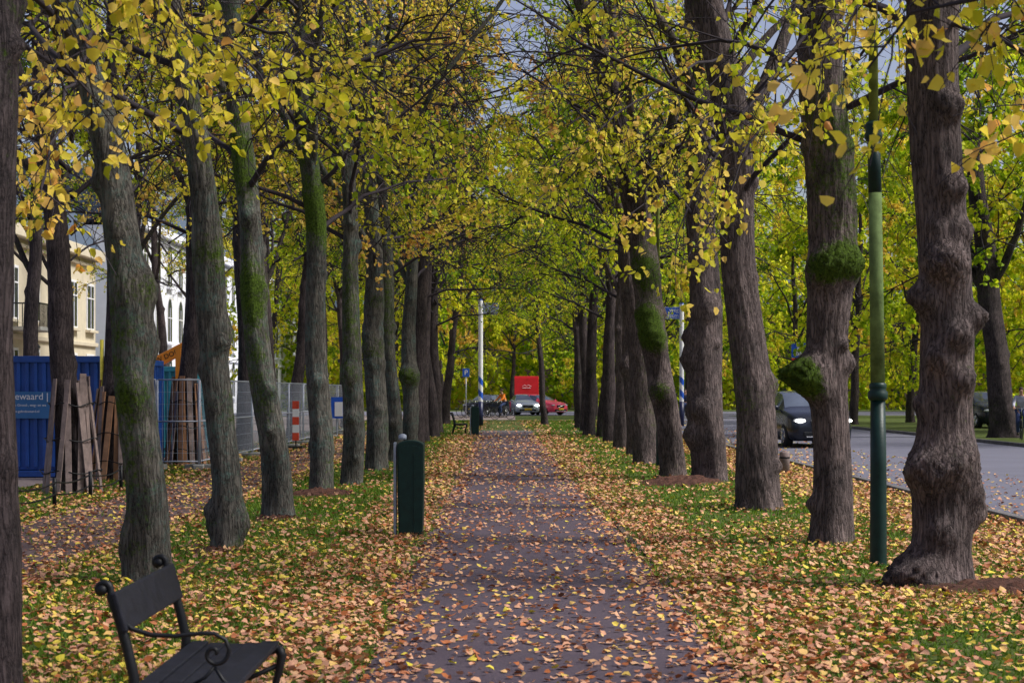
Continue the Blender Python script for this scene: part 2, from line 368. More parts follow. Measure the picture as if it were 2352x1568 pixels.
# ------------------------------------------------------------ trunks
def trunk_mesh(name,pts,seed,burls=(),nr=48,dz=.06,top=10.5,m=None,mossbase=0.0,flare=.22,nb=9,limbs=3,k_r=1.0):
    r0=np.random.default_rng(seed)
    pz=[p[0] for p in pts];px=[p[1] for p in pts];pr=[p[2]*k_r for p in pts]
    if pz[-1]<top-1:
        sl=(px[-1]-px[-2])/(pz[-1]-pz[-2]); px.append(px[-1]+sl*(top-pz[-1])*.5); pz.append(top); pr.append(.07)
    n=int(top/dz); z=np.linspace(-.12,top,n)
    cx=np.interp(z,pz,px); k=max(3,int(.9/dz)); ker=np.hanning(k+2)[1:-1]; ker/=ker.sum()
    cxp=np.pad(cx,(k//2,k-1-k//2),mode='edge'); cx=np.convolve(cxp,ker,'valid')
    cx=cx+.035*np.sin(z*1.7+seed*2)*np.clip(z,0,1)
    cy=.05*np.sin(z*.9+seed)*np.clip(z,0,1)
    r=np.interp(z,pz,pr)
    a=np.arange(nr)*2*pi/nr; A,Z=np.meshgrid(a,z)
    tw=.25*np.sin(Z*.8+seed)+.12*np.sin(Z*2.7+seed*2)+.03*np.sin(Z*7+A*2)
    def rid(x): return 1-np.abs(np.sin(x))*2
    R=r[:,None]*(1+.045*np.sin(3*A+seed+.9*Z)+.03*np.sin(2*A-1.3*Z+seed*1.7)+.016*rid(4.5*(A+tw)+seed)+.014*rid(9*(A+tw*1.4)+2*seed+.6*np.sin(2*Z))+.015*np.sin(7*A+5.1*Z)*np.sin(4.3*Z+A*2))
    R+=r[:,None]*flare*np.exp(-np.clip(Z,0,9)/.14)*(.55+.45*np.cos(5*A+seed))
    moss=np.full(R.shape,mossbase)+.10*np.sin(A*1+seed)+.12*np.sin(Z*1.3+seed*3)
    bl=list(burls)
    for _ in range(nb):
        bl.append((r0.uniform(.2,6.5),r0.uniform(0,2*pi),r0.uniform(.045,.10),r0.uniform(.02,.07),0))
    for (bz,ba,sg,am,ms) in bl:
        rr=np.interp(bz,z,r); da=(A-ba+pi)%(2*pi)-pi; d2=((Z-bz)/sg)**2+(da*rr/sg)**2
        g=np.exp(-d2**1.3*.6)
        lump=(1+.22*np.sin(Z*41+A*9+bz*7)*np.sin(A*15+Z*19)+.16*np.sin(Z*73+A*21)*np.sin(A*31-Z*37))
        R+=am*g*lump; moss+=ms*g*1.0
    R+=r0.normal(0,.0012,R.shape)
    V=np.stack([cx[:,None]+R*np.cos(A),cy[:,None]+R*np.sin(A),Z],2).reshape(-1,3)
    i=np.arange(n-1)[:,None]*nr; kk=np.arange(nr)[None,:]; k2=(kk+1)%nr
    F=np.stack([i+kk,i+k2,i+nr+k2,i+nr+kk],2).reshape(-1,4)
    q=QB(); q.add(V,F,0,moss.ravel())
    for l in range(limbs):
        z0=r0.uniform(4.2,7); ii=int(np.argmin(abs(z-z0))); az=r0.uniform(0,2*pi)
        P,_=curve(np.array([cx[ii],cy[ii],z0]),np.array([math.cos(az)*.5,math.sin(az)*.5,.85]),r0.uniform(4,5.5),9,-.02,.16)
        q.tube(P,np.linspace(r[ii]*.5,.03,10),8,0,.2)
    me=q.mesh(name,[m or M['barkR']],'moss',True)
    return me,(z,cx)
def tree(X,Y,tm,cm,label,group,rot=0,crot=0.0,cs=1.0,name='linden_tree',cz=0,off=0):
    r=root(name,label,'tree',(X,Y,0),rot,group)
    t=bpy.data.objects.new('trunk',tm); link(t,r)
    c=bpy.data.objects.new('crown',cm); link(c,r); c.location=(off,0,cz); c.rotation_euler=(0,0,crot); c.scale=(cs,cs,cs)
    return r
GL='linden trees lining the leaf-strewn path'
L=[
(-2.90,9.1,[(0,0,.27),(1.5,.02,.27),(3.7,.02,.26),(6,.0,.24)],[],'rough-barked linden beside the bench, vignette shade painted into its bark'),
(-3.04,14.25,[(0,0,.235),(.87,0,.195),(1.6,-.07,.2),(2.33,-.11,.21),(2.69,-.2,.18),(3.42,-.33,.165),(4.15,-.49,.14),(4.87,-.69,.13)],[(2.5,0.2,.16,.07,.2),(.35,3.0,.14,.05,0),(2.0,0.1,.13,.05,0),(1.6,4.8,.12,.05,.1)],'leaning linden with blue-green lichen on its trunk'),
(-2.88,17.2,[(0,0,.18),(.35,0,.19),(1.6,-.07,.165),(2.48,-.13,.175),(3.35,-.22,.16),(4.23,-.33,.14),(5.1,-.44,.13),(5.55,-.53,.12)],[(.28,3.0,.12,.06,.3),(.3,.1,.12,.06,0),(2.2,.3,.14,.06,.3),(1.5,4.6,.3,.01,.25),(2.9,4.4,.3,.02,.3)],'mossy linden with knobbly base in leafy grass'),
(-2.96,21.7,[(0,0,.25),(1.05,-.08,.21),(2.15,-.23,.19),(3.26,-.36,.17),(4.36,-.47,.16),(5.47,-.55,.15),(6.57,-.6,.14)],[(4.6,4.7,.5,.02,.4),(2.9,4.4,.3,.02,.25)],'linden leaning away from the path, moss above'),
(-3.06,27.3,[(0,0,.23),(1.6,-.03,.21),(3,-.07,.19),(4.4,-.1,.18),(5.8,-.2,.17),(7.85,-.35,.15)],[(4.4,4.7,.5,.02,.4),(5.6,4.5,.4,.02,.3)],'straight linden with mulch around its foot'),
(-2.74,29.2,[(0,0,.22),(2.35,.05,.2),(3.8,-.06,.16),(6.1,-.06,.13)],[(1.9,4.2,.16,.08,.1)],'slim linden with burls close to its neighbour'),
(-2.77,34.8,[(0,0,.27),(1.6,-.02,.26),(3.4,-.03,.22),(5.2,-.09,.18),(7,-.13,.16)],[(2.5,4.5,.3,.05,.35),(3.4,4.8,.3,.03,.35)],'stout linden with dark moss patches'),
(-2.68,39.2,[(0,0,.25),(2,-.10,.20),(5,-.25,.17)],[],'linden with pale grey bark'),
(-2.62,43.5,[(0,0,.26),(2,.0,.23),(5,.05,.17)],[(2.0,4.7,.22,.18,.3)],'linden with a dark burl at head height'),
]
TL=[];TR=[]
for i,(X,Y,pts,b,lab) in enumerate(L):
    tm,ln=trunk_mesh('trunk_left',pts,i*3+1,b,m=M['barkF'] if i==0 else M['barkL'],mossbase=.12 if i else .0,k_r=.9 if i==0 else .84)  # first trunk takes the darker bark: vignette shade painted into its colour
    cm=crown_of((DN if Y<28 else DM)[i%3],'crown',M['leafY'] if Y<35 else M['leafM'],i*1.7+.5,ln)
    TL.append(tree(X,Y,tm,cm,lab,GL))
R=[
(3.5,13.95,[(0,0,.29),(.3,.02,.26),(.6,.03,.27),(.89,.05,.28),(1.2,.04,.26),(1.45,.03,.235),(2.67,0,.235),(3.74,-.02,.24),(4.8,-.04,.24)],
  [(.10,3.6,.17,.25,0),(.95,4.3,.15,.08,0),(1.05,5.3,.14,.07,0),(.98,3.5,.14,.08,0),(.62,6.2,.11,.10,0),(.8,5.8,.10,.06,0),(2.65,4.5,.14,.14,0),(3.25,5.0,.09,.09,0),(2.05,4.9,.10,.09,0),(3.9,5.1,.1,.09,0),(2.35,3.6,.1,.07,0),(1.7,5.2,.09,.08,0),(2.9,5.3,.08,.07,0),(1.85,4.2,.08,.07,0),(.45,4.5,.11,.06,0),(1.5,3.4,.08,.06,0),(2.2,5.9,.09,.07,0)],'massive gnarled linden with swollen burls and root lobe'),
(3.34,17.9,[(0,0,.265),(1.14,.02,.22),(2.06,-.01,.235),(2.97,.01,.26),(3.9,-.04,.28),(4.8,-.1,.27),(5.7,-.04,.26)],
  [(1.76,3.35,.15,.21,.7),(1.85,3.7,.13,.10,.6),(1.62,4.0,.12,.08,.5),(2.95,4.9,.17,.08,.5),(2.85,4.1,.16,.09,.42),(2.9,5.8,.14,.07,.4),(3.4,4.7,.4,.02,.22),(4.3,4.7,.5,.01,.22),(1.9,6.2,.10,.08,0)],'thick linden with bright moss on its burls'),
(3.37,23.2,[(0,0,.34),(1.05,-.06,.31),(2.2,-.18,.29),(3.4,-.27,.265),(4.56,-.33,.26),(5.74,-.47,.27),(6.9,-.68,.24)],[(1.7,0,.12,.07,.2),(1.1,4.7,.7,.0,.2)],'linden with deep vertical bark ridges leaning over path'),
(3.56,30.6,[(0,0,.36),(1.6,-.08,.35),(3.16,-.12,.33),(4.7,-.16,.3),(6.3,-.2,.27),(8.6,-.27,.2)],[(.8,3.4,.16,.12,0),(1.3,4.2,.16,.10,0),(2.2,3.2,.18,.14,.1),(3.1,5,.2,.1,0),(2.6,3.3,.15,.12,0)],'knobbly linden ringed by reddish mulch'),
(3.05,32.1,[(0,0,.28),(1.64,-.23,.27),(3.2,-.43,.28),(4.9,-.72,.29),(6.5,-.97,.25),(8.1,-1.46,.2),(9.2,-1.85,.17)],[(1.6,4.3,.2,.12,.35),(2.6,4.5,.22,.16,.4),(3.0,4.2,.22,.12,.35),(3.9,4.6,.3,.08,.2)],'mossy linden strongly leaning across the path'),
(3.0,38,[(0,0,.36),(1.6,-.1,.33),(3.5,-.3,.3),(5.5,-.45,.24),(8,-.7,.18)],[],'broad dark linden leaning slightly to path'),
(3.12,43,[(0,0,.3),(2,-.08,.25),(6,-.35,.2)],[(2.2,4.0,.2,.1,.1)],'dark straight linden in grass verge'),
(3.13,48.2,[(0,0,.32),(2,-.02,.27),(6,.05,.2)],[],'dark straight linden in grass verge'),
]
for i,(X,Y,pts,b,lab) in enumerate(R):
    tm,ln=trunk_mesh('trunk_right',pts,i*5+2,b,m=M['barkR'],mossbase=-.06 if i in(0,3) else .06,nb=8,nr=96 if i<3 else 48,dz=.035 if i<3 else .06,k_r=.88 if i<5 else .82,flare=.12 if i==0 else .22)
    cm=crown_of((DN if Y<28 else DM)[(i+1)%3],'crown',M['leafM'] if Y<36 else M['leafG'],i*2.1+1,ln)
    TR.append(tree(X,Y,tm,cm,lab,GL))
tm,ln=trunk_mesh('trunk_near',[(0,0,.27),(3,0,.24),(6,.1,.2)],77,m=M['barkR'])
tn=tree(3.9,8.0,tm,crown_of(DN[2],'crown',M['leafY'],.7,ln),'linden whose yellow leafy boughs hang over the path',GL,cz=-.35)
bough(TL[0],(-2.9,9.1,4.6),(-1.7,9.9,3.5),M['leafY'],14); bough(TL[0],(-2.9,9.1,4.9),(-2.2,11.5,3.7),M['leafY'],14); bough(TL[0],(-2.9,9.1,4.4),(-2.75,11.3,3.3),M['leafY'],12)
bough(TL[1],(-3.5,14.2,4.6),(-3.3,12.0,2.9),M['leafY'],14,.075,.6); bough(TL[1],(-3.6,14.2,5),(-1.6,12,3.7),M['leafY'],18,.075,.5); bough(TL[1],(-3.5,14.2,4.4),(-4.3,12.6,3.1),M['leafY'],14,.075,.65)
bough(TL[2],(-3.2,17.2,5.4),(-1.2,14.5,4.1),M['leafY'],18); bough(TL[3],(-3.3,21.7,6.3),(-.6,18.5,4.3),M['leafM'],20,.08); bough(TL[3],(-3.3,21.7,5.4),(-1.3,19.5,4.2),M['leafM'],18,.08,.4)
bough(TR[1],(3.3,17.9,5.6),(1.5,15.9,3.0),M['leafM'],20,.075,.6); bough(TR[1],(3.3,17.9,5.2),(1.8,16.6,2.9),M['leafM'],16,.075,.55); bough(TR[2],(3.0,23.2,6.2),(.4,20.0,4.2),M['leafM'],20,.08,.55); bough(TR[2],(3.0,23.2,5.6),(1.3,20.5,3.6),M['leafM'],18,.08,.6)
bough(TR[0],(3.5,13.95,5),(2.2,12.5,4.1),M['leafM'],16,.075,.5); bough(TR[0],(3.5,13.95,4.6),(4.5,12.6,3.5),M['leafY'],12,.075,.6)
bough(tn,(3.9,8.0,3.9),(1.75,8.4,3.25),M['leafY'],12,.08,.4); bough(tn,(3.9,8.0,3.7),(2.85,9.6,3.05),M['leafY'],9,.08,.6)
bough(TR[4],(2.3,32.1,6.2),(0.2,28,4.6),M['leafM'],20,.085,.5); bough(TL[5],(-2.8,29.2,6.2),(-.4,26,4.6),M['leafM'],20,.085,.45)
GEN=[trunk_mesh('trunk_generic',[(0,0,.24),(2,dx*.3,.20),(5,dx,.16),(8,dx*1.6,.13)],100+i,nr=24,dz=.15,m=M['barkF'],nb=8)[0] for i,dx in enumerate((.2,-.35,.5,-.2))]
for i,(X,Y) in enumerate([(-2.75,48.8),(-2.85,54.2),(-2.8,60),(-2.9,66),(3.1,54),(3.2,59.7),(2.85,63.2),(3.0,69),(3.0,75)]):
    tree(X,Y,GEN[i%4],BARE if i in(1,2) else MIDG[i%3],'dark-barked linden along the far stretch of path',GL,rot=i*1.9)
OUT_L=[(-6.97,27),(-7.2,30.9),(-7.1,37.2),(-7.2,46),(-7.3,52),(-7.3,57),(-7.4,66),(-7.4,76)]
for i,(X,Y) in enumerate(OUT_L):
    tree(X,Y,GEN[(i+1)%4],MID[(i+1)%3],'linden with pruned trunk beside the construction fence' ,'outer row of lindens by the works',rot=i*1.3+.5,cz=(.5,.4,.9,1.4,1.3,1.8,1.6,.8)[i])
for i,(X,Y) in enumerate([(-12.5,44),(-15,58),(-14.5,72),(-16,86),(-11.5,52)]):
    tree(X,Y,GEN[i%4],MID[(i+1)%3],'linden standing between the works and houses','outer row of lindens by the works',rot=i*1.3,cz=1.9,cs=1.0)
big,_=trunk_mesh('trunk_elm',[(0,0,.55),(1,-.1,.42),(4,-.45,.40),(8,-.9,.33),(10,-1.1,.25)],61,nr=40,dz=.1,m=M['barkF'],nb=5)
tree(17.35,60,big,FAR[2],'thick leaning tree on the far side of the road','trees beyond the road',name='avenue_tree',off=-.9,cz=1.5)
for i,(X,Y,s,k) in enumerate([(16.8,84,.95,0),(21,90,1,1),(26,66,1.1,0),(30,84,1.1,2),(17.5,104,1,1),(24,112,1.1,2),(30,120,1.2,0),(14.5,128,1.1,1),(38,104,1.2,0),(36,140,1.2,1),(44,128,1.2,2),(20,140,1.2,0),(25.5,50,1,1),(35,66,1.1,1),(24,76,1,2),(18.5,72,1,0)]):
    tree(X,Y,GEN[i%4],FAR[k],'tall yellow-green avenue tree across the road','trees beyond the road',rot=i*2.3,cs=s,name='avenue_tree')
for i,(X,Y,s,k) in enumerate([(-3.3,84,1,0),(3.6,92,1,1),(-6.5,96,.95,2),(8.5,104,1,0),(-4.5,110,1.05,1),(5.5,113,1,2),(-11,112,1,0),(12,116,1.1,1),(-9,150,1.3,2),(0,152,1.3,0),(9,153,1.3,1),(-17,150,1.2,1),(-14,97,.8,2)]):
    tree(X,Y,GEN[(i+2)%4],FAR[k],'tall green-gold tree standing near the crossing','trees around the far crossing',rot=i*1.1,cs=s,name='avenue_tree')
tms,ln=trunk_mesh('trunk_slender',[(0,0,.19),(1,-.08,.15),(3,-.22,.13),(5,-.35,.09)],55,nr=20,dz=.15,m=M['barkF'],nb=2,top=7,limbs=0)
tree(1.6,83,tms,MIDG[1],'slender young tree leaning in the mown grass','trees around the far crossing',cs=.72,name='young_tree',cz=.6,off=-.3)
# ------------------------------------------------------------ ground
def sheet(name,poly,z,m):
    me=bpy.data.meshes.new(name); me.from_pydata([(x,y,z) for x,y in poly],[],[tuple(range(len(poly)))]); me.materials.append(m); me.update()
    o=bpy.data.objects.new(name,me); COL.objects.link(o); o["kind"]='structure'; return o
sheet('ground',[(-900,-200),(900,-200),(900,1500),(-900,1500)],0,M['grass'])
pc=lambda y:.3-.008*y
def strip(name,cf,hw,y0,y1,z,m,jit=.05,st=.25):
    ys=np.arange(y0,y1+st,st); V=[];F=[]
    for i,y in enumerate(ys):
        c=cf(y); V+= [(c-hw+rng.normal(0,jit)+.07*math.sin(y*.7),y,z),(c,y,z),(c+hw+rng.normal(0,jit)+.06*math.sin(y*.9+2),y,z)]
        if i: F+=[(3*i-3,3*i-2,3*i+1,3*i),(3*i-2,3*i-1,3*i+2,3*i+1)]
    me=bpy.data.meshes.new(name); me.from_pydata(V,[],F); me.materials.append(m); me.update()
    o=bpy.data.objects.new(name,me); COL.objects.link(o); o["kind"]='structure'; return o
strip('path',pc,1.12,-3,68,.004,M['path'])
strip('side_path',lambda y:-5.05,.95,-3,80,.004,M['path2'],.06)
sheet('cross_path',[(-30,68),(5.9,68),(5.9,71),(-30,71)],.008,M['kerb'])
sheet('road',[(6.25,-20),(14.8,-20),(14.8,116),(6.25,116)],.004,M['road'])
sheet('cross_road',[(-80,116),(120,116),(120,140),(-80,140)],.008,M['road'])
sheet('pavement',[(-20.5,20),(-8.2,20),(-8.2,110),(-20.5,110)],.004,M['paving'])
sheet('square_paving',[(-14,98),(0.2,98),(0.2,115.8),(-14,115.8)],.006,M['paving'])
b=MB(); y=-10
while y<98:
    b.box((6.17,y+.5,.03),(.13,.985,.12)); b.box((14.9,y+.5,.04),(.13,.985,.14)); y+=1
k=b.done('kerb',M['kerb'],bevel=.015); k["kind"]='structure'
b=MB(); y=16
while y<27:
    b.box((pc(y)+1.17+.05*math.sin(y*.6),y+.5,.004+rng.uniform(-.006,.006)),(.07,.95,.04)); y+=1
k=b.done('path_edging',M['edging'],bevel=.01); k["kind"]='structure'
def mound(X,Y,rx,ry,h):
    q=[];F=[];n=26
    for a in range(n):
        for c in range(n):
            x=(a/(n-1)*2-1);yy=(c/(n-1)*2-1); rr=math.sqrt(x*x+yy*yy)
            q.append((X+x*rx,Y+yy*ry,max(-.02,h*(1-rr*rr*1.1)+rng.normal(0,.016))))
            if a and c: F.append(((a-1)*n+c-1,a*n+c-1,a*n+c,(a-1)*n+c))
    me=bpy.data.meshes.new('mulch'); me.from_pydata(q,[],F); me.materials.append(M['mulch']); me.update()
    o=bpy.data.objects.new('mulch',me); COL.objects.link(o); o["kind"]='stuff'; o["label"]='reddish brown mulch heaped at a tree foot'; o["category"]='mulch'
for a in [(3.0,29.7,.85,.8,.14),(-2.95,26.6,.6,.6,.09),(4.0,13.6,1.0,.55,.10),(-2.95,16.9,.35,.35,.05),(-2.9,21.3,.35,.35,.05)]: mound(*a)
def pn(x,y): return .5+.25*np.sin(x*2.1+1.3*np.sin(y*1.1))+.25*np.sin(y*1.7+2*np.sin(x*.9+1))
def scatter(n,x0,x1,y0,y1,powr):
    u=rng.random(n)
    y=(y0**(1-powr)+u*(y1**(1-powr)-y0**(1-powr)))**(1/(1-powr))
    return rng.uniform(x0,x1,n),y
def leafdens(x,y):
    d=np.abs(x-pc(y)); nn=pn(x,y); far=np.clip((y-14)/9,0,1)
    den=np.where(d<.7,.14+.12*nn,.14+np.clip((d-.7)/.35,0,1)*.55)
    mar=(.65+.35*nn)*(1-.35*np.clip((y-26)/20,0,1)); edge=np.clip(1-(d-1.65)/.5,0,1)
    g=(.18+.65*nn)*(1-far)+(.05+.34*nn*nn)*far
    g=np.where(x>1.5,g*1.25,g)
    den=np.where(d>=1.05,mar*edge+g*(1-edge),den)
    den=np.where((x<-4.1)&(x>-6),.38,den); den=np.where((x<-3.8)&(x>-4.3)|((x<-5.8)&(x>-6.3)),.65,den); den=np.where(x<-6.3,.25,den)
    den=np.where((x>4.4)&(x<6.1),.92,den); den=np.where(x>6.25,.07+.5*np.exp(-(x-6.25)/.4),den)
    den=np.where((x>2.6)&(y<12.5),den*.6,den)
    den=np.where((y>62)&(np.abs(x)<8),den*.35,den)
    return np.clip(den,0,1)
x,y=scatter(300000,-8,9.5,6,95,1.1)
kp=rng.random(len(x))<leafdens(x,y); x=x[kp];y=y[kp]; n=len(x)
dd=np.abs(x-pc(y)); onp=(dd<1.12)|((x<-4.1)&(x>-6))|(x>6.2)
z=np.where(onp,.010,.03)+rng.random(n)*np.where(onp,.012,.03)
S=rng.uniform(.027,.066,n)*(1+np.clip((y-20)/60,0,.7))
az=rng.random(n)*2*pi; D=np.stack([np.cos(az),np.sin(az),rng.normal(0,.30,n)],1); N=np.stack([rng.normal(0,.4,n),rng.normal(0,.4,n),np.where(rng.random(n)<.5,1,-1.)],1)
T=np.where(rng.random(n)<np.where(dd<2.0,.09,.30),rng.uniform(0,.22,n),rng.normal(.50,.16,n)); T=np.where(rng.random(n)<.22,rng.uniform(.72,1,n),T)
V,F=leaves(np.stack([x,y,z],1),D,N,S); V[:,2]=np.maximum(V[:,2],.0085)
me=quadmesh('fallen_leaves',V,F,[M['leafF']],None,{'tint':np.clip(np.repeat(T,6),0,1)})
o=bpy.data.objects.new('fallen_leaves',me); COL.objects.link(o); o["kind"]='stuff'; o["label"]='tan and yellow fallen leaves carpeting path and grass'; o["category"]='fallen leaves'
x,y=scatter(430000,-8.1,6.05,6,95,1.15)
d=np.abs(x-pc(y)); nn=pn(x*.8+3,y*.8)
den=np.where(d<1.05,0,np.where(d<1.5,.15+.3*nn,.5+.5*nn)); den=np.where((x<-4.15)&(x>-5.95),.02,den); den=np.where(x>4.6,.2,den)
kp=rng.random(len(x))<den; x=x[kp];y=y[kp];n=len(x)
h=rng.uniform(.03,.08,n)*(.5+.9*pn(x,y)); w=.005*(1+y/22); az=rng.random(n)*2*pi
bx=np.cos(az)*w; by=np.sin(az)*w; lx=rng.normal(0,.5,n)*h; ly=rng.normal(0,.5,n)*h
V=np.stack([np.stack([x-bx,y-by,0*x],1),np.stack([x+bx,y+by,0*x],1),np.stack([x+lx,y+ly,h],1)],1).reshape(-1,3)
F=np.arange(n*3).reshape(-1,3); T=np.clip(rng.normal(.5,.22,n),0,1)
me=quadmesh('grass',V,F,[M['blade']],None,{'tint':np.repeat(T,3)})
o=bpy.data.objects.new('grass',me); COL.objects.link(o); o["kind"]='stuff'; o["label"]='short green grass on the verges'; o["category"]='grass'
# ------------------------------------------------------------ park bench
def build_bench(loc,label):
    r=root('park_bench',label,'bench',loc,0,'cast-iron park benches facing the path')
    def frame(y,arm):
        b=MB(); c=lambda pts,rad:b.tube([(px,y,pz) for px,pz in pts],rad,8)
        sc=[(-.15+.035*math.cos(t)*(1-t/9),.79+.035*math.sin(t)*(1-t/9)) for t in np.linspace(-.2,4.6,12)][::-1]
        b.tube([(px,y,pz) for px,pz in sc]+[(-.115,y,.76),(-.085,y,.68),(-.05,y,.56),(-.02,y,.43),(-.03,y,.31),(-.07,y,.15),(-.12,y,0)],[.011]*8+[.015]*4+[.019,.022,.023,.023,.022,.021,.020],8)
        b.ell((-.15,y,.79),(.023,.024,.023))
        c([(-.02,.39),(.18,.36),(.38,.37),(.42,.39)],[.024,.020,.020,.024])
        c([(.415,.39),(.435,.35),(.42,.27),(.39,.16),(.41,0)],[.024,.024,.018,.016,.02])
        c([(-.02,.32),(.12,.24),(.28,.24),(.41,.30)],.012)
        b.done('frame',M['black'],r,True)
        if arm:
            b=MB(); P=[(-.09,.68),(-.03,.63),(.05,.605),(.15,.60),(.25,.612),(.31,.61),(.355,.585),(.37,.545)]
            cx,cz=.31,.53
            sp=[(cx+(.056-.008*t)*math.cos(-t),cz+(.056-.008*t)*math.sin(-t)) for t in np.linspace(0,6.6,22)]
            b.tube([(px,y,pz) for px,pz in P+sp],[.011]*3+[.009]*len(P[3:]+sp),8)
            b.tube([(.31,y,.475),(.27,y,.43),(.2,y,.39)],.008,6); b.tube([(.31,y,.475),(.345,y,.42),(.39,y,.385)],.008,6)
            b.done('armrest',M['black'],r,True)
    frame(0,True); frame(1.12,False)
    b=MB()
    for i in range(5): b.box((.04+i*.084,.56,.40-.012*math.sin(i*pi/4)),(.0805,1.2,.026))
    b.done('seat',M['slat'],r,bevel=.005)
    b=MB(); Rm=Matrix.Rotation(-.28,3,'Y')
    b.box((-.075,.56,.70),(.026,1.2,.17),0,Rm)
    b.done('backrest',M['slat'],r,bevel=.008)
    return r
bench=build_bench((-1.53,7.0,0),'black scroll-armed bench with dark slats facing the path')
copy_thing(bench,(-2.15,64,0),0,'small dark bench beside the green litter bin')
# ------------------------------------------------------------ litter bin
def build_bin(loc,label):
    r=root('litter_bin',label,'litter bin',loc,0,'dark green litter bins')
    def prof(w,h): return [(-w*.86,0),(w*.90,0),(w,h*.55),(w*1.0,h-.06)]+[(w*math.cos(a),h-.06+.06*math.sin(a)) for a in np.linspace(.15,pi-.15,12)]+[(-w,h-.06),(-w*.97,h*.5)]
    b=MB(); b.prism(prof(.148,1.07),'y',-.11,.15); b.done('body',M['greenD'],r,bevel=.012)
    b=MB(); b.prism(prof(.148,1.07)[:],'y',-.118,-.112)
    for v in range(len(b.v)): b.v[v]=(b.v[v][0]*.86,b.v[v][1],.05+b.v[v][2]*.9)
    b.box((.045,-.121,.5),(.006,.006,.86)); b.done('door',M['greenD'],r,bevel=.002)
    b=MB(); b.box((-.172,-.02,.52),(.03,.15,1.05)); b.done('post',M['greyP'],r,bevel=.008)
    b=MB(); b.tube([(-.09,-.03,1.075),(-.09,-.03,1.115)],.045,18); b.ell((-.09,-.03,1.115),(.045,.045,.025)); b.done('ashtray',M['greyP'],r,True)
    return r
bn=build_bin((-1.12,18.9,0),'dark green litter bin with grey post and ashtray')
copy_thing(bn,(-1.36,62.7,0),.1,'green litter bin standing next to a small bench')
# ------------------------------------------------------------ lamp posts
def build_lamp(loc,label):
    r=root('street_lamp',label,'lamp post',loc,0,'old green cast-iron street lamps')
    b=MB(); b.tube([(0,0,-.05),(0,0,.02),(0,0,.9),(-.005,0,1.53)],[.08,.078,.074,.068],20); b.done('base',M['greenD'],r,True)
    b=MB(); b.tube([(-.005,0,z) for z in (1.52,1.535,1.56,1.60,1.62,1.64,1.67,1.69)],[.07,.088,.092,.09,.072,.08,.08,.062],20); b.done('collar',M['greenD'],r,True)
    b=MB(); b.tube([(-.005,0,1.68),(-.03,0,3.45)],[.066,.06],20); b.done('shaft',M['greenL'],r,True)
    b=MB(); b.tube([(-.03,0,3.43),(-.045,0,3.97)],[.0605,.058],20); b.done('shaft',M['greenD'],r,True)
    b=MB(); b.tube([(-.045,0,z) for z in (3.9,3.93,3.96,4.0,4.04,4.07,4.09)],[.058,.08,.085,.07,.088,.07,.045],20); b.done('collar',M['greenD'],r,True)
    b=MB(); b.tube([(-.045,0,4.05),(-.05,0,7.2)],[.045,.035],16); b.done('shaft',M['greenL2'],r,True)
    b=MB(); b.tube([(-.05,0,7.2),(-.05,0,7.35),(.2,0,7.6),(.7,0,7.65)],[.03,.03,.025,.025],12); b.done('arm',M['greenD'],r,True)
    b=MB(); b.tube([(.7,0,7.68),(.7,0,7.6),(.7,0,7.48),(.7,0,7.42)],[.05,.2,.22,.18],20); b.done('lamp_shade',M['greyP'],r,True)
    return r
lp=build_lamp((3.37,15.7,0),'green cast-iron lamp post with ringed collars and flaking paint')
copy_thing(lp,(3.08,35.6,0),.4,'weathered green lamp post between the lindens'); copy_thing(lp,(3.3,57,0),.2,'weathered green lamp post between the lindens')
# ------------------------------------------------------------ tree protection planks
def planks(X,Y,h,mat_,seed,label):
    r0=random.Random(seed); r=root('trunk_guard',label,'trunk guard',(X,Y,0),0,'plank guards tied round the outer lindens')
    n=18
    for i in range(n):
        a=2*pi*i/n+r0.uniform(-.14,.14); rb=r0.uniform(.34,.52); rt=r0.uniform(.23,.30); hh=h+r0.uniform(-.25,.1)
        p0=Vector((rb*math.cos(a),rb*math.sin(a),0)); a2=a+r0.uniform(-.35,.35); p1=Vector((rt*math.cos(a2),rt*math.sin(a2),hh))
        d=(p1-p0); out=Vector((math.cos(a),math.sin(a),0)); zx=d.normalized(); tx=zx.cross(out).normalized(); ox=tx.cross(zx)
        Rm=Matrix((ox,tx,zx)).transposed()
        b=MB(); b.box((p0+p1)/2,(.025,r0.uniform(.07,.12),d.length),0,Rm)
        b.done('plank',M['woodO'] if (mat_=='mix' and i%3!=0) else M['wood'],r,bevel=.004)
    for z,rr in ((.35,.47),(.85,.40),(1.4,.34)):
        b=MB(); b.tube([((rr+.02*math.sin(k*3))*math.cos(2*pi*k/28),(rr+.02*math.sin(k*2.3))*math.sin(2*pi*k/28),z+.03*math.sin(k)) for k in range(29)],.010,6)
        b.done('strap',M['black'],r,True)
planks(-6.97,27,1.85,'a',1,'grey weathered planks strapped round a linden trunk')
planks(-7.2,30.9,1.75,'mix',2,'grey and orange planks strapped round a trunk')
planks(-7.1,37.2,1.85,'mix',3,'orange-brown planks strapped round a trunk behind fence')
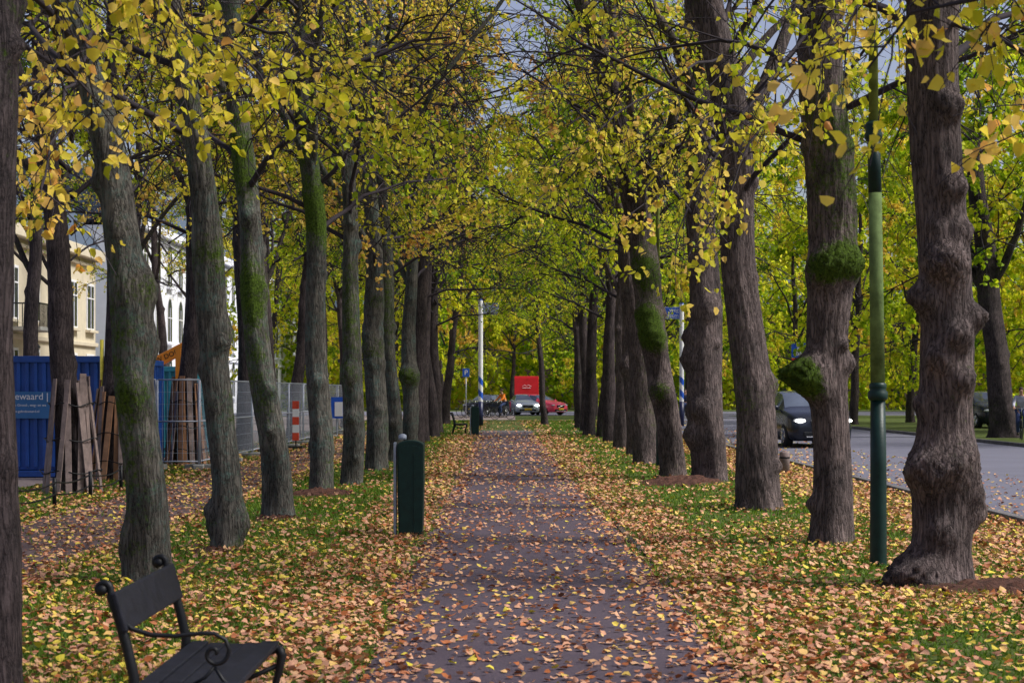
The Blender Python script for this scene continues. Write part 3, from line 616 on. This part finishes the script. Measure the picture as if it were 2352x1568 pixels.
# ------------------------------------------------------------ fences
def fence(p0,p1,label):
    p0=Vector((*p0,0));p1=Vector((*p1,0)); Lh=(p1-p0).length; ang=math.atan2(p1.y-p0.y,p1.x-p0.x)
    r=root('fence_panel',label,'fence',p0,ang,'temporary steel mesh fence panels'); H=1.85
    b=MB(); b.tube([(0,0,.05),(0,0,H)],.021,8); b.tube([(Lh,0,.05),(Lh,0,H)],.021,8)
    for z in (.18,H-.0,1.0): b.tube([(0,0,z),(Lh,0,z)],.017,8)
    b.done('frame',M['steel'],r,True)
    b=MB(); x=.1
    while x<Lh: b.tube([(x,0,.18),(x,0,H)],.0035,4,cap=False); x+=.1
    z=.35
    while z<H: b.tube([(0,0,z),(Lh,0,z)],.003,4,cap=False); z+=.25
    b.done('wire_mesh',M['steel'],r)
    for xx in (0,Lh):
        b=MB(); b.box((xx,0,.06),(.22,.6,.12)); b.done('foot',M['stone'],r,bevel=.02)
fence((-7.25,34.9),(-6.42,35),'short mesh fence panel closing off the works'); fence((-9.2,35.6),(-7.3,34.95),'mesh fence panel by the blue container')
ys=35.1
while ys<64:
    fence((-6.4+random.uniform(-.05,.05),ys),(-6.38,ys+3.35),'mesh fence panel along the side path'); ys+=3.45
r=root('cable_rail','low black stakes with sagging cable along grass edge','rail',(-6.3,0,0))
for yy in (19.5,21.5,23.5,25.5,27.5,29.5):
    b=MB(); b.tube([(0,yy,0),(0,yy,.42)],.03,8); b.done('stake',M['black'],r,True)
for z in (.36,.2):
    b=MB(); b.tube([(0.02*math.sin(t*2),19.5+t,z-.05*abs(math.sin(t*pi/2))) for t in np.linspace(0,10,41)],.012,6); b.done('cable',M['black'],r,True)
# ------------------------------------------------------------ containers
def container(X0,X1,Y0,Y1,H,m,label,txt):
    r=root('site_container',label,'container',(X0,Y0,0)); w=X1-X0;d=Y1-Y0
    b=MB(); b.box((w/2,d/2,H/2+.05),(w-.1,d-.1,H-.2))
    x=.12
    while x<w-.1: b.box((x,.03,H/2+.05),(.07,.05,H-.3)); x+=.16
    yy=.15
    while yy<d-.1: b.box((w-.03,yy,H/2+.05),(.05,.07,H-.3)); yy+=.2
    b.done('walls',m,r,bevel=.01)
    b=MB()
    for z in (.08,H-.04):
        b.box((w/2,.03,z),(w,.09,.12)); b.box((w/2,d-.03,z),(w,.09,.12)); b.box((.03,d/2,z),(.09,d-.2,.12)); b.box((w-.03,d/2,z),(.09,d-.2,.12))
    for xx in (.045,w-.045):
        for yy in (.045,d-.045): b.box((xx,yy,H/2),(.1,.1,H-.2))
    b.done('frame',m,r,bevel=.01)
    if txt:
        b=MB(); b.box((w-1.34,-.03,1.36),(.90,.03,.50)); b.done('banner',M['blueB'],r)
        text('lettering','ewaard |',.18,(w-1.70,-.05,1.46),FACE,M['white'],r)
        text('lettering','in Grond-, weg- en wa',.066,(w-1.72,-.05,1.335),FACE,M['white'],r)
        text('lettering','w.gebrdewaard.nl',.064,(w-1.70,-.05,1.22),FACE,M['white'],r)
    return r
container(-10.6,-7.55,31.8,37,2.25,M['blue'],'ribbed blue site container with white lettering banner',True)
container(-10.2,-8.0,41.5,46.5,2.2,M['teal'],'turquoise site container behind the mesh fence',False)
def post(X,Y,h,rr,m,name,label,cat):
    r=root(name,label,cat,(X,Y,0)); b=MB(); b.tube([(0,0,0),(0,0,h)],rr,10); b.done('pole',m,r,True); return r
r=post(-9.25,30.8,2.65,.035,M['steel'],'sign_post','grey steel post with plain grey panel','sign'); b=MB(); b.box((0,-.05,2.1),(.16,.02,1.0)); b.done('panel',M['greyP'],r,bevel=.005)
r=post(-7.45,31.0,2.55,.035,M['yellow'],'marker_post','yellow marker post with black foot','post'); b=MB(); b.tube([(0,0,0),(0,0,.06)],.12,12); b.done('foot',M['rubber'],r)
def barrier(X,Y,w,h,z0,label,ma,mb_,rot=0):
    r=root('barrier_board',label,'barrier',(X,Y,0),rot); b=MB(); n=5
    for i in range(n): b.box((0,0,z0+(h/n)*(i+.5)),(w,.04,h/n),i%2)
    b.done('board',[ma,mb_],r); b=MB(); b.box((0,0,.05),(.4,.3,.1)); b.tube([(0,.04,.05),(0,.04,z0+.1)],.02,8); b.done('foot',M['rubber'],r)
barrier(-6.02,47.5,.18,1.1,.25,'red and white barrier board leaning by the fence',M['board_red'],M['white'])
barrier(-7.55,38.6,.12,1.0,1.6,'tall orange and white marker board on the works',M['orange'],M['orange'])
r=root('notice_board','blue and white site notice board on the fence','sign',(-6.15,60,0)); b=MB(); b.box((0,0,1.05),(.42,.03,.75)); b.done('panel',M['blueS'],r); b=MB(); b.box((.06,-.02,1.0),(.28,.01,.5)); b.done('notice',M['white'],r); b=MB(); b.tube([(0,.03,0),(0,.03,1.3)],.025,8); b.done('post',M['steel'],r)
# ------------------------------------------------------------ excavator
r=root('excavator','orange tracked excavator with raised boom','excavator',(-12.55,58,0),0)
for sx in (-.9,.9):
    b=MB(); pr=[(-1.5,.35),(-1.3,.08),(1.3,.08),(1.5,.35),(1.3,.62),(-1.3,.62)]; b.prism(pr,'x',sx-.2,sx+.2); b.done('track',M['rubber'],r,bevel=.04)
b=MB(); b.box((0,.4,1.15),(2.0,2.4,.8)); b.box((.4,1.0,1.65),(1.1,1.1,.3)); b.done('body',M['orange'],r,bevel=.1)
b=MB(); b.prism([(-.8,.75),(.5,.75),(.5,2.5),(-.5,2.5),(-.8,1.7)],'x',-1.0,-.15); b.done('cab',M['pane'],r,bevel=.05)
b=MB(); b.prism([(.0,2.55),(.1,2.2),(1.5,2.95),(2.15,3.0),(2.2,3.35),(1.4,3.3)],'y',-.18,.14); b.done('boom',M['orange'],r,bevel=.03)
b=MB(); b.prism([(1.95,3.55),(2.3,3.6),(2.25,2.1),(2.1,2.1)],'y',-.12,.1); b.done('stick',M['orange'],r,bevel=.02)
for P_,R_ in (([(1.5,-.02,3.5),(2.1,-.02,3.7)],.05),([(1.9,-.2,3.4),(1.95,-.25,2.8),(2.0,-.2,2.3)],.03),([(2.05,-.2,3.6),(1.82,-.25,3.1),(2.1,-.2,2.4)],.025)):
    b=MB(); b.tube(P_,R_,8); b.done('hydraulic_ram',M['black'],r,True)
b=MB(); b.prism([(1.9,2.1),(2.4,2.1),(2.5,1.7),(2.2,1.4),(1.9,1.6)],'y',-.3,.3); b.done('bucket',M['black'],r,bevel=.02)
text('lettering','UW DODEW',.24,(.35,-.19,2.5),(pi/2,-.42,0),M['black'],r)
# ------------------------------------------------------------ cars
def build_car(name,label,paint,loc,rot,suv=False,lit=False,plate=True,group=None):
    r=root(name,label,'car',loc,rot,group); Lc,W,H=(4.6,1.88,1.62) if suv else (4.2,1.74,1.42)
    k=Lc/4.5; hw=W/2; hs=H/1.45
    S=[(0,.34,.60,.62,.74,.6),(.05,.24,.70,.73,.86,.70),(.22,.2,.80,.84,.95,.8),(.6,.2,.88,.93,1,.82),(1.1,.2,.94,.99,1,.84),(1.3,.2,.95,1.05,1,.82),(1.7,.2,.96,1.27,1,.74),(2.0,.2,.96,1.40,1,.70),(2.5,.2,.97,1.45,1,.70),(2.6,.2,.97,1.45,1,.70),(3.2,.2,.98,1.43,1,.69),(3.7,.2,1.0,1.36,.99,.67),(3.95,.2,1.0,1.28,.98,.66),(4.3,.22,1.0,1.04,.95,.72),(4.45,.26,.92,.95,.90,.74),(4.5,.34,.7,.72,.84,.7)]
    V=[]
    for (y,zl,zb,zt,w,wr) in S:
        zb*=hs; zt*=hs; y=y*k; w=w*hw; wr=wr*hw
        half=[(w*.88,zl),(w*.97,zl+.08),(w,(zl+zb)/2),(w*.985,zb-.08),(w*.95,zb),(wr,zt-.035 if zt-zb>.1 else (zb+zt)/2+.005),(wr*.82,zt),(wr*.4,zt+.012),(0,zt+.016)]
        V.append([(x,y,z) for x,z in half]+[(-x,y,z) for x,z in half[-2::-1]])
    n=len(V[0]); vs=[p for s in V for p in s]
    bf=[];gf={}
    for i in range(len(S)-1):
        for j in range(n-1):
            f=(i*n+j,i*n+j+1,(i+1)*n+j+1,(i+1)*n+j); jj=min(j,n-2-j)
            if jj==4 and i in(6,7): gf.setdefault('side_window',{}).setdefault((j,0),[]).append(f)
            elif jj==4 and i in(9,10): gf.setdefault('side_window',{}).setdefault((j,1),[]).append(f)
            elif jj>=5 and i in(5,6): gf.setdefault('windscreen',{}).setdefault(0,[]).append(f)
            elif jj>=5 and i==12: gf.setdefault('rear_window',{}).setdefault(0,[]).append(f)
            else: bf.append(f)
        bf.append((i*n+n-1,i*n,(i+1)*n,(i+1)*n+n-1))
    bf.append(tuple(range(n))); bf.append(tuple((len(S)-1)*n+q for q in range(n-1,-1,-1)))
    body=MB(); body.add(vs,bf); body.done('body',paint,r,True)
    for nm,dct in gf.items():
        for fl in dct.values():
            g=MB(); g.add(vs,fl); g.done(nm,M['glass'],r,True)
    wr_=.35 if suv else .31
    for sx in (-1,1):
        for yy in (.82*k,3.6*k):
            e=bpy.data.objects.new('wheel',None); link(e,r); e.location=(sx*(hw-.1),yy,wr_)
            b=MB(); b.tube([(-.10,0,0),(-.07,0,0),(.07,0,0),(.115,0,0)],[wr_*.93,wr_,wr_,wr_*.93],28); b.done('tyre',M['rubber'],e,True)
            b=MB(); b.tube([(sx*.10,0,0),(sx*.122,0,0)],wr_*.62,20)
            for q in range(5):
                a=q*2*pi/5; b.tube([(sx*.124,0,0),(sx*.124,wr_*.6*math.cos(a),wr_*.6*math.sin(a))],.03,6)
            b.done('rim',M['chrome'],e)
        b=MB(); b.ell((sx*hw*.74,.09,.70*hs),(.17,.09,.06)); b.done('headlight',M['lamp'],r,True)
        if lit: b=MB(); b.ell((sx*hw*.72,-.03,.70*hs),(.15,.04,.05)); b.done('lit_lamp',M['lampon'],r,True)
        b=MB(); b.ell((sx*(hw+.07),1.45*k,1.02*hs),(.1,.05,.07)); b.tube([(sx*hw*.93,1.45*k,.98*hs),(sx*(hw+.05),1.45*k,1.0*hs)],.02,6); b.done('mirror',paint,r,True)
        b=MB(); b.ell((sx*hw*.8,4.42*k,.85*hs),(.14,.07,.09)); b.done('taillight',M['red'],r,True)
    b=MB(); b.box((0,.0,.62*hs),(.72,.06,.17)); b.box((0,-.0,.36*hs),(1.15,.1,.13)); b.done('grille',M['black'],r,bevel=.02)
    b=MB(); b.tube([(-.36,-.03,.71*hs),(.36,-.03,.71*hs)],.012,6); b.tube([(-.2,-.04,.55*hs),(.2,-.04,.69*hs)],.012,6); b.tube([(-.5,-.045,.29*hs),(.5,-.045,.29*hs)],.014,6)
    b.done('trim',M['chrome'],r)
    if plate: b=MB(); b.box((0,-.062,.43*hs),(.5,.012,.11)); b.done('licence_plate',M['plate'],r)
    return r
build_car('car','dark grey estate car driving with lit headlights',M['carK'],(8.85,48.5,.004),.10,True,True)
build_car('car','silver car waiting on the far cross road',M['carS'],(1.1,117,.008),.12,False,True)
build_car('car','red hatchback parked beside silver car',M['carR'],(3.35,117.5,.008),.8,False,False)
build_car('car','dark car partly hidden behind the striped pole',M['carK'],(-2.8,119,.008),-.5,False,False)
build_car('car','dark blue car parked beneath trees across the road',M['carK'],(21.6,75,.0),.1,True,False)
r=root('box_truck','red box truck with white emblem seen from behind','truck',(1.2,141,.008),0)
b=MB(); b.box((0,2.5,1.85),(2.0,4.6,2.1)); b.done('box',M['red'],r,bevel=.04)
for s in(-1,1):
    b=MB(); b.box((s*.5,.185,1.8),(.96,.02,1.9)); b.done('door',M['red'],r,bevel=.01)
b=MB(); b.box((0,6,1.3),(2.0,1.8,1.7)); b.done('cab',M['red'],r,bevel=.2)
b=MB(); b.box((0,.3,.62),(2.1,.25,.25)); b.done('bumper',M['black'],r,bevel=.03)
for s in(-1,1):
    for yy in(1.4,5.8): b=MB(); b.tube([(s*.72,yy,.4),(s*1.0,yy,.4)],.4,20); b.done('wheel',M['rubber'],r)
b=MB(); b.tube([(-.35,.165,2.05),(-.15,.165,2.17),(0,.165,2.08),(.15,.165,2.2),(.4,.165,2.03)],.016,6); b.tube([(-.35,.165,1.93),(.35,.165,1.93)],.022,6); b.done('emblem',M['white'],r)
# ------------------------------------------------------------ people & bicycles
def skin_obj(name,pts,edges,m,parent,sub=1):
    me=bpy.data.meshes.new(name); me.from_pydata([p[:3] for p in pts],edges,[]); ob=bpy.data.objects.new('tmp',me); COL.objects.link(ob)
    ob.modifiers.new('s','SKIN')
    for i,p in enumerate(pts):
        sv=me.skin_vertices[0].data[i]; sv.radius=(p[3],p[3]); sv.use_root=(i==0)
    s=ob.modifiers.new('u','SUBSURF'); s.levels=sub; s.render_levels=sub
    bpy.context.view_layer.update(); dg=bpy.context.evaluated_depsgraph_get()
    m2=bpy.data.meshes.new_from_object(ob.evaluated_get(dg)); bpy.data.objects.remove(ob)
    m2.materials.clear(); m2.materials.append(m); m2.polygons.foreach_set('use_smooth',[True]*len(m2.polygons)); m2.name=name
    o=bpy.data.objects.new(name,m2); link(o,parent); return o
def person(loc,rot,pose,jacket,label):
    r=root('person',label,'person',loc,rot)
    if pose=='walk':
        T=[(0,0,.95,.125),(0,0,1.15,.12),(0,.0,1.36,.135),(0,0,1.48,.055),(0,.015,1.56,.062),(0,.01,1.64,.088),(0,0,1.71,.07)]
        A=lambda s:[(s*.17,0,1.42,.06),(s*.23,-.04*s,1.15,.042),(s*.24,.08-.1*s,.92,.028),(s*.24,.11-.12*s,.85,.032)]
        Lg={-1:[(-.09,0,.9,.09),(-.1,.12,.5,.062),(-.1,.2,.1,.038),(-.1,.34,.045,.035)],1:[(.09,0,.9,.09),(.1,.0,.48,.062),(.1,-.25,.14,.038),(.1,-.15,.04,.035)]}
    else:
        T=[(0,-.12,1.0,.13),(0,-.03,1.18,.12),(0,.06,1.38,.135),(0,.10,1.50,.055),(0,.13,1.575,.062),(0,.13,1.65,.088),(0,.12,1.72,.07)]
        A=lambda s:[(s*.18,.07,1.43,.06),(s*.25,.2,1.2,.042),(s*.25,.40,1.10,.028),(s*.25,.46,1.085,.032)]
        Lg={-1:[(-.09,-.08,.95,.09),(-.11,.30,.78,.062),(-.11,.20,.36,.038),(-.11,.33,.32,.035)],1:[(.09,-.08,.95,.09),(.11,.26,.62,.062),(.11,.10,.22,.038),(.11,.23,.17,.035)]}
    pts=[];ed=[]
    def chain(start,c):
        p=start
        for q in c:
            pts.append(q); i=len(pts)-1
            if p is not None: ed.append((p,i))
            p=i
        return p
    chain(None,T)
    nose=(T[5][0],T[5][1]+.1,T[5][2]-.02,.014); chain(5,[nose])
    for s in(-1,1):
        a=A(s); w=chain(2,a); e=a[-1]
        for q in range(4):
            L_=(.07,.08,.078,.06)[q]; x=e[0]+(q-1.5)*.018
            chain(w,[(x,e[1]+.03,e[2]-.02,.009),(x,e[1]+.045,e[2]-L_,.0075)])
        chain(w,[(e[0]-s*.035,e[1]+.01,e[2]-.01,.009),(e[0]-s*.045,e[1]+.035,e[2]-.04,.008)])
        chain(0,Lg[s])
    skin_obj('body',pts,ed,M['skin'],r)
    g=lambda p,k:(p[0],p[1],p[2],p[3]*k)
    pj=[g(T[0],1.16),g(T[1],1.2),g(T[2],1.15),(T[3][0],T[3][1],T[3][2]-.05,.075)]; ej=[(0,1),(1,2),(2,3)]
    for s in(-1,1):
        a=A(s); b0=len(pj); pj+= [g(a[0],1.25),g(a[1],1.35),g(a[2],1.4)]; ej+=[(2,b0),(b0,b0+1),(b0+1,b0+2)]
    skin_obj('jacket',pj,ej,jacket,r)
    pt=[g(T[0],1.1)];et=[]
    for s in(-1,1):
        l=Lg[s]; b0=len(pt); pt+=[g(l[0],1.15),g(l[1],1.25),g(l[2],1.4)]; et+=[(0,b0),(b0,b0+1),(b0+1,b0+2)]
    skin_obj('trousers',pt,et,M['jean'],r)
    for s in(-1,1):
        l=Lg[s]; skin_obj('shoe',[g(l[2],1.2),(l[3][0],l[3][1],l[3][2],.048)],[(0,1)],M['shoe'],r)
    h=T[5]; b=MB(); b.ell((h[0],h[1]-.022,h[2]+.035),(.088,.098,.088)); b.done('hair',M['hair'],r,True)
    for s in(-1,1): b=MB(); b.ell((h[0]+s*.032,h[1]+.082,h[2]+.0),(.011,.008,.008),0,8,6); b.done('eye',M['shoe'],r,True)
    return r
def bicycle(loc,rot,label,group=None,lean=0):
    r=root('bicycle',label,'bicycle',loc,rot,group); r.rotation_euler=(0,lean,rot)
    for yy in(-.5,.58):
        e=bpy.data.objects.new('wheel',None); link(e,r); e.location=(0,yy,.345)
        b=MB(); b.tube([(0,.33*math.cos(t),.33*math.sin(t)) for t in np.linspace(0,2*pi,33)],.017,6,cap=False); b.done('tyre',M['rubber'],e,True)
        b=MB()
        for q in range(14):
            a=2*pi*q/14; b.tube([(0,0,0),(0,.32*math.cos(a),.32*math.sin(a))],.0022,4)
        b.tube([(-.03,0,0),(.03,0,0)],.02,8); b.done('spokes',M['chrome'],e)
    b=MB(); BB=(0,-.05,.3);ST=(0,-.2,.82);HT=(0,.40,.86);HB=(0,.43,.70)
    for a,c in((BB,ST),(BB,HB),(ST,HT),((0,-.5,.345),BB),((0,-.5,.345),(0,-.18,.75)),(HT,HB),(HB,(0,.58,.345))): b.tube([a,c],.016,8)
    b.done('frame',M['black'],r,True)
    b=MB(); b.tube([(-.29,.24,1.04),(-.25,.4,1.07),(0,.40,1.04),(.25,.4,1.07),(.29,.24,1.04)],.012,8); b.tube([(0,.4,.86),(0,.4,1.05)],.013,8); b.done('handlebar',M['chrome'],r,True)
    b=MB(); b.ell((0,-.22,.90),(.08,.13,.035)); b.tube([(0,-.2,.8),(0,-.21,.89)],.012,6); b.done('saddle',M['black'],r,True)
    b=MB(); b.tube([(0,-.05,.3),(.06,-.05,.3),(.07,.08,.20),(.14,.08,.2)],.009,6); b.tube([(0,-.05,.3),(-.06,-.05,.3),(-.07,-.1,.42),(-.14,-.1,.42)],.009,6); b.done('pedal',M['black'],r)
    return r
person((-.5,98,.01),2.2,'cycle',M['jackO'],'cyclist in orange jacket riding a black bicycle'); bicycle((-.5,98,.01),2.2,'black bicycle ridden by person in orange')
bk=bicycle((-1.0,107,.01),1.5,'parked black bicycle beside the crossing','parked bicycles beside the crossing')
for i in range(5): copy_thing(bk,(-1.2-.35*i,106.4+.4*(i%3),.01),1.3+.15*i)
person((17.15,57.5,.0),2.9,'cycle',M['jackG'],'cyclist in pale grey jacket and blue jeans'); bicycle((17.15,57.5,0),2.9,'black bicycle ridden past the far verge')
person((9.95,98,.004),pi,'walk',M['jackN'],'pedestrian in dark navy coat by the crossing')
# ------------------------------------------------------------ signs
def striped_pole(X,Y,H,label,txt,side):
    r=root('street_sign',label,'street sign',(X,Y,0))
    b=MB(); b.tube([(0,0,0),(0,0,1.15)],.12,16); b.done('base',M['navy'],r,True)
    b=MB(); nseg=int((H-1.15)/.06); n=24
    b.v=[(.105*math.cos(2*pi*k_/n),.105*math.sin(2*pi*k_/n),1.15+i*.06) for i in range(nseg+1) for k_ in range(n)]
    for i in range(nseg):
        for k_ in range(n):
            k2=(k_+1)%n; b.f.append((i*n+k_,i*n+k2,(i+1)*n+k2,(i+1)*n+k_)); zz=i*.06
            b.m.append(1 if (zz<1.2 and ((zz*1.0+k_/n*.62)%.62)<.31) or zz>H-1.3 else 0)
    b.done('shaft',[M['white'],M['blueS']],r,True)
    b=MB(); w=.95 if txt else .75; cx=side*(w/2+.1); b.box((cx,-.02,H-.5),(w,.03,.56)); b.done('panel',M['blueS'] if txt else M['greyP'],r,bevel=.005)
    if txt:
        b=MB(); x0,x1=sorted((side*.12,side*(w+.08)))
        for zz in(H-.76,H-.24): b.box(((x0+x1)/2,-.038,zz),(w-.06,.004,.014))
        b.done('border',M['white'],r)
        text('lettering','weg',.27,(-.14,-.042,H-.45),FACE,M['white'],r,align='RIGHT'); text('lettering','museum',.25,(-.14,-.042,H-.70),FACE,M['white'],r,align='RIGHT')
    return r
striped_pole(-1.47,80,6.0,'white pole with blue stripes and small grey panel','',1)
striped_pole(7.95,80,5.8,'blue street-name sign on blue and white pole','y',-1)
r=root('traffic_sign','blue pedestrian crossing sign over give-way triangle','traffic sign',(13.1,78,0))
b=MB(); b.tube([(0,.03,0),(0,.03,3.85)],.03,10); b.done('pole',M['steel'],r,True)
b=MB(); b.box((0,0,3.5),(.66,.02,.66)); b.done('panel',M['blueS'],r,bevel=.004)
b=MB(); b.prism([(-.24,3.26),(.24,3.26),(0,3.74)],'y',-.016,-.012); b.done('triangle',M['white'],r)
b=MB(); b.ell((0,-.02,3.56),(.022,.004,.022)); b.prism([(-.03,3.42),(.03,3.42),(.02,3.53),(-.02,3.53)],'y',-.021,-.018); b.prism([(-.03,3.42),(-.09,3.32),(-.065,3.32),(0,3.41),(.06,3.32),(.085,3.32),(.03,3.42)],'y',-.021,-.018)
for q in range(4): b.box((-.12+q*.08,-.02,3.30),(.045,.003,.025))
b.done('pedestrian_symbol',M['black'],r)
b=MB(); b.prism([(-.34,3.14),(.34,3.14),(0,2.58)],'y',-.004,.012); b.done('give_way_border',M['red'],r)
b=MB(); b.prism([(-.21,3.07),(.21,3.07),(0,2.73)],'y',-.009,-.006); b.done('give_way_centre',M['white'],r)
r=root('parking_sign','blue parking sign with white letter P','traffic sign',(-2.72,101,0))
b=MB(); b.tube([(0,.03,0),(0,.03,3.0)],.03,10); b.done('pole',M['steel'],r,True); b=MB(); b.box((0,0,2.75),(.4,.02,.5)); b.done('panel',M['blueS'],r); text('lettering','P',.42,(0,-.014,2.61),FACE,M['white'],r,align='CENTER')
r=root('wooden_bollard','short weathered wooden bollard at the road edge','bollard',(5.35,33.5,0)); b=MB(); b.tube([(0,0,0),(0,0,.4),(0,0,.44)],[.1,.1,.07],14); b.done('post',M['wood'],r,True); b=MB(); b.tube([(0,0,.3),(0,0,.33)],.104,14); b.done('band',M['black'],r)
r=root('street_lantern','old black street lantern by the houses','lamp post',(-16.8,60,0)); b=MB(); b.tube([(0,0,0),(0,0,.8),(0,0,.85),(0,0,2.8)],[.1,.08,.05,.04],12); b.done('post',M['black'],r,True)
b=MB(); b.tube([(0,0,2.8),(0,0,3.15)],[.12,.2],6); b.done('lantern_glass',M['glass'],r); b=MB(); b.tube([(0,0,3.15),(0,0,3.2),(0,0,3.38),(0,0,3.5)],[.23,.22,.08,.02],6); b.done('lantern_cap',M['black'],r)
# ------------------------------------------------------------ houses
def house(X,Y0,Y1,H,wall,label,arch,floors,step,roofm):
    r=root('town_house',label,'house',(X,Y0,0)); Ln=Y1-Y0
    b=MB(); b.box((-5,Ln/2,H/2),(10,Ln,H)); b.done('wall',wall,r)
    b=MB(); b.prism([(-10.2,H+.3),(.35,H+.3),(-1.6,H+3.2),(-8.5,H+3.2)],'y',-.1,Ln+.1); b.done('roof',roofm,r)
    b=MB(); b.box((.12,Ln/2,H+.02),(.7,Ln+.2,.5)); b.box((.08,Ln/2,H-.5),(.2,Ln+.1,.15)); b.box((.06,Ln/2,3.9),(.16,Ln+.1,.2)); b.done('cornice',wall,r,bevel=.03)
    for fi in range(floors):
        zc=2.3+fi*3.4; y=step/2
        while y<Ln-1:
            e=bpy.data.objects.new('window',None); link(e,r); e.location=(0,y,zc)
            w,h=1.2,2.1
            prof=[(-w/2,-h/2),(w/2,-h/2),(w/2,h/2)]
            if arch: prof+=[(w/2*math.cos(a),h/2+w/2*math.sin(a)) for a in np.linspace(.2,pi-.2,8)]
            prof+=[(-w/2,h/2)]
            b=MB(); b.prism([(p[0]*1.22,p[1]*1.08) for p in prof],'x',-.05,.06); b.done('frame',M['white'],e)
            b=MB(); b.prism([(p[0]*.98,p[1]*.97) for p in prof],'x',.061,.07); b.done('pane',M['pane'],e)
            b=MB(); b.box((.08,0,0),(.02,.06,h*.98)); b.box((.082,0,h*.2),(.024,w*.96,.06)); b.done('glazing_bar',M['white'],e)
            b=MB(); b.box((.12,0,-h/2-.12),(.26,w*1.35,.12)); b.done('sill',wall,e)
            y+=step
    b=MB(); b.box((.05,Ln/2+.3,1.25),(.1,1.2,2.5)); b.done('door',M['greenD'],r,bevel=.02)
    return r
h1=house(-20.5,62,84,8.2,M['wallY'],'cream rendered house with slate roof and balcony',False,2,3.2,M['slate'])
b=MB(); b.box((.7,9,4.2),(1.2,3,.15)); b.done('balcony',M['stone'],h1)
b=MB()
for q in range(16): b.tube([(1.25,7.55+q*.193,4.27),(1.25,7.55+q*.193,5.2)],.02,6)
b.box((1.25,9,5.22),(.06,3,.06))
for q in range(6):
    b.tube([(.15+q*.2,7.55,4.27),(.15+q*.2,7.55,5.2)],.02,6)
b.box((.65,7.55,5.22),(1.2,.06,.06)); b.done('railing',M['black'],h1)
house(-21,96,170,11.0,M['wallW'],'white rendered town house with arched windows',True,3,3.4,M['slate'])
r=root('brick_building','long dark brick building behind the far trees','building',(-50,172,0)); b=MB(); b.box((60,5,5),(120,10,10)); b.done('wall',M['brick'],r)
b=MB(); b.prism([(-.5,10),(10.5,10),(5,14)],'x',0,120); b.done('roof',M['slate'],r)
fm=pm=None
for fi in range(2):
    for q in range(20):
        e=bpy.data.objects.new('window',None); link(e,r); e.location=(5+q*5.6,0,2+fi*3.4)
        if fm is None:
            b=MB(); b.box((0,-.03,0),(1.3,.1,1.9)); fm=b.done('frame',M['wood'],e).data; b=MB(); b.box((0,-.09,0),(1.1,.02,1.7)); pm=b.done('pane',M['pane'],e).data
        else: link(bpy.data.objects.new('frame',fm),e); link(bpy.data.objects.new('pane',pm),e)
def wood(name,xs,ys,zs,size,lab):
    n=len(xs); V,F=leaves(np.stack([xs,ys,zs],1),rng.normal(0,1,(n,3))+[0,0,-.4],rng.normal(0,1,(n,3)),rng.uniform(.6,1.2,n)*size)
    me=quadmesh(name,V,F,[M['leafG']],None,{'tint':np.repeat(np.clip(.45+.22*np.sin(xs*.5+ys*.3)+rng.normal(0,.15,n),0,1),6)})
    o=bpy.data.objects.new(name,me); COL.objects.link(o); o["kind"]='stuff'; o["label"]=lab; o["category"]='woodland'
n=80000; x=rng.uniform(-26,95,n); zt=21+4*np.sin(x*.35)+3*np.sin(x*.9)
z0=np.where((x>-9)&(x<11),.3,0); wood('far_woodland',x,158+rng.uniform(-4,6,n),z0+rng.random(n)**1.0*(zt-z0),.5,'green and gold mass of distant trees')
n=34000; y=rng.uniform(40,150,n); zt=16+4*np.sin(y*.2)+2*np.sin(y*.6); wood('park_woodland',48+rng.uniform(-4,5,n),y,rng.random(n)**.85*zt,.45,'dense green foliage of the park across the road')
n=14000; y=rng.uniform(30,118,n); wood('hedge',22.5+rng.uniform(-.9,.9,n)+6*(y/100),y,rng.random(n)**.7*1.5,.14,'low dark green hedge across the road')
# ------------------------------------------------------------ light
w=bpy.data.worlds.new('World'); scene.world=w; w.use_nodes=True; nt=w.node_tree
bg=nt.nodes['Background']; sky=nt.nodes.new('ShaderNodeTexSky'); sky.sky_type='NISHITA'; sky.sun_disc=False
EL,AZ=50,100
sky.sun_elevation=math.radians(EL); sky.sun_rotation=math.radians(AZ); sky.dust_density=3; sky.air_density=1
hs=nt.nodes.new('ShaderNodeHueSaturation'); hs.inputs['Saturation'].default_value=.85; hs.inputs['Hue'].default_value=.53
nt.links.new(sky.outputs[0],hs.inputs['Color']); nt.links.new(hs.outputs[0],bg.inputs['Color']); bg.inputs['Strength'].default_value=.14
sd=bpy.data.lights.new('sun','SUN'); sd.energy=4.0; sd.angle=math.radians(12); sd.color=(1,.96,.9)
so=bpy.data.objects.new('sun',sd); COL.objects.link(so)
d=Vector((math.sin(math.radians(AZ))*math.cos(math.radians(EL)),math.cos(math.radians(AZ))*math.cos(math.radians(EL)),math.sin(math.radians(EL))))
so.rotation_euler=(-d).to_track_quat('-Z','Y').to_euler()
cam=bpy.data.cameras.new('camera'); co=bpy.data.objects.new('camera',cam); COL.objects.link(co); scene.camera=co
co.location=(0,0,1.6); co.rotation_euler=(pi/2,0,0); cam.lens=60; cam.sensor_width=36; cam.shift_y=.0493; cam.clip_end=3000; cam.clip_start=.1
cam.dof.use_dof=True; cam.dof.focus_distance=24; cam.dof.aperture_fstop=5.6
scene.view_settings.view_transform='Standard'; scene.view_settings.look='None'; scene.view_settings.exposure=0
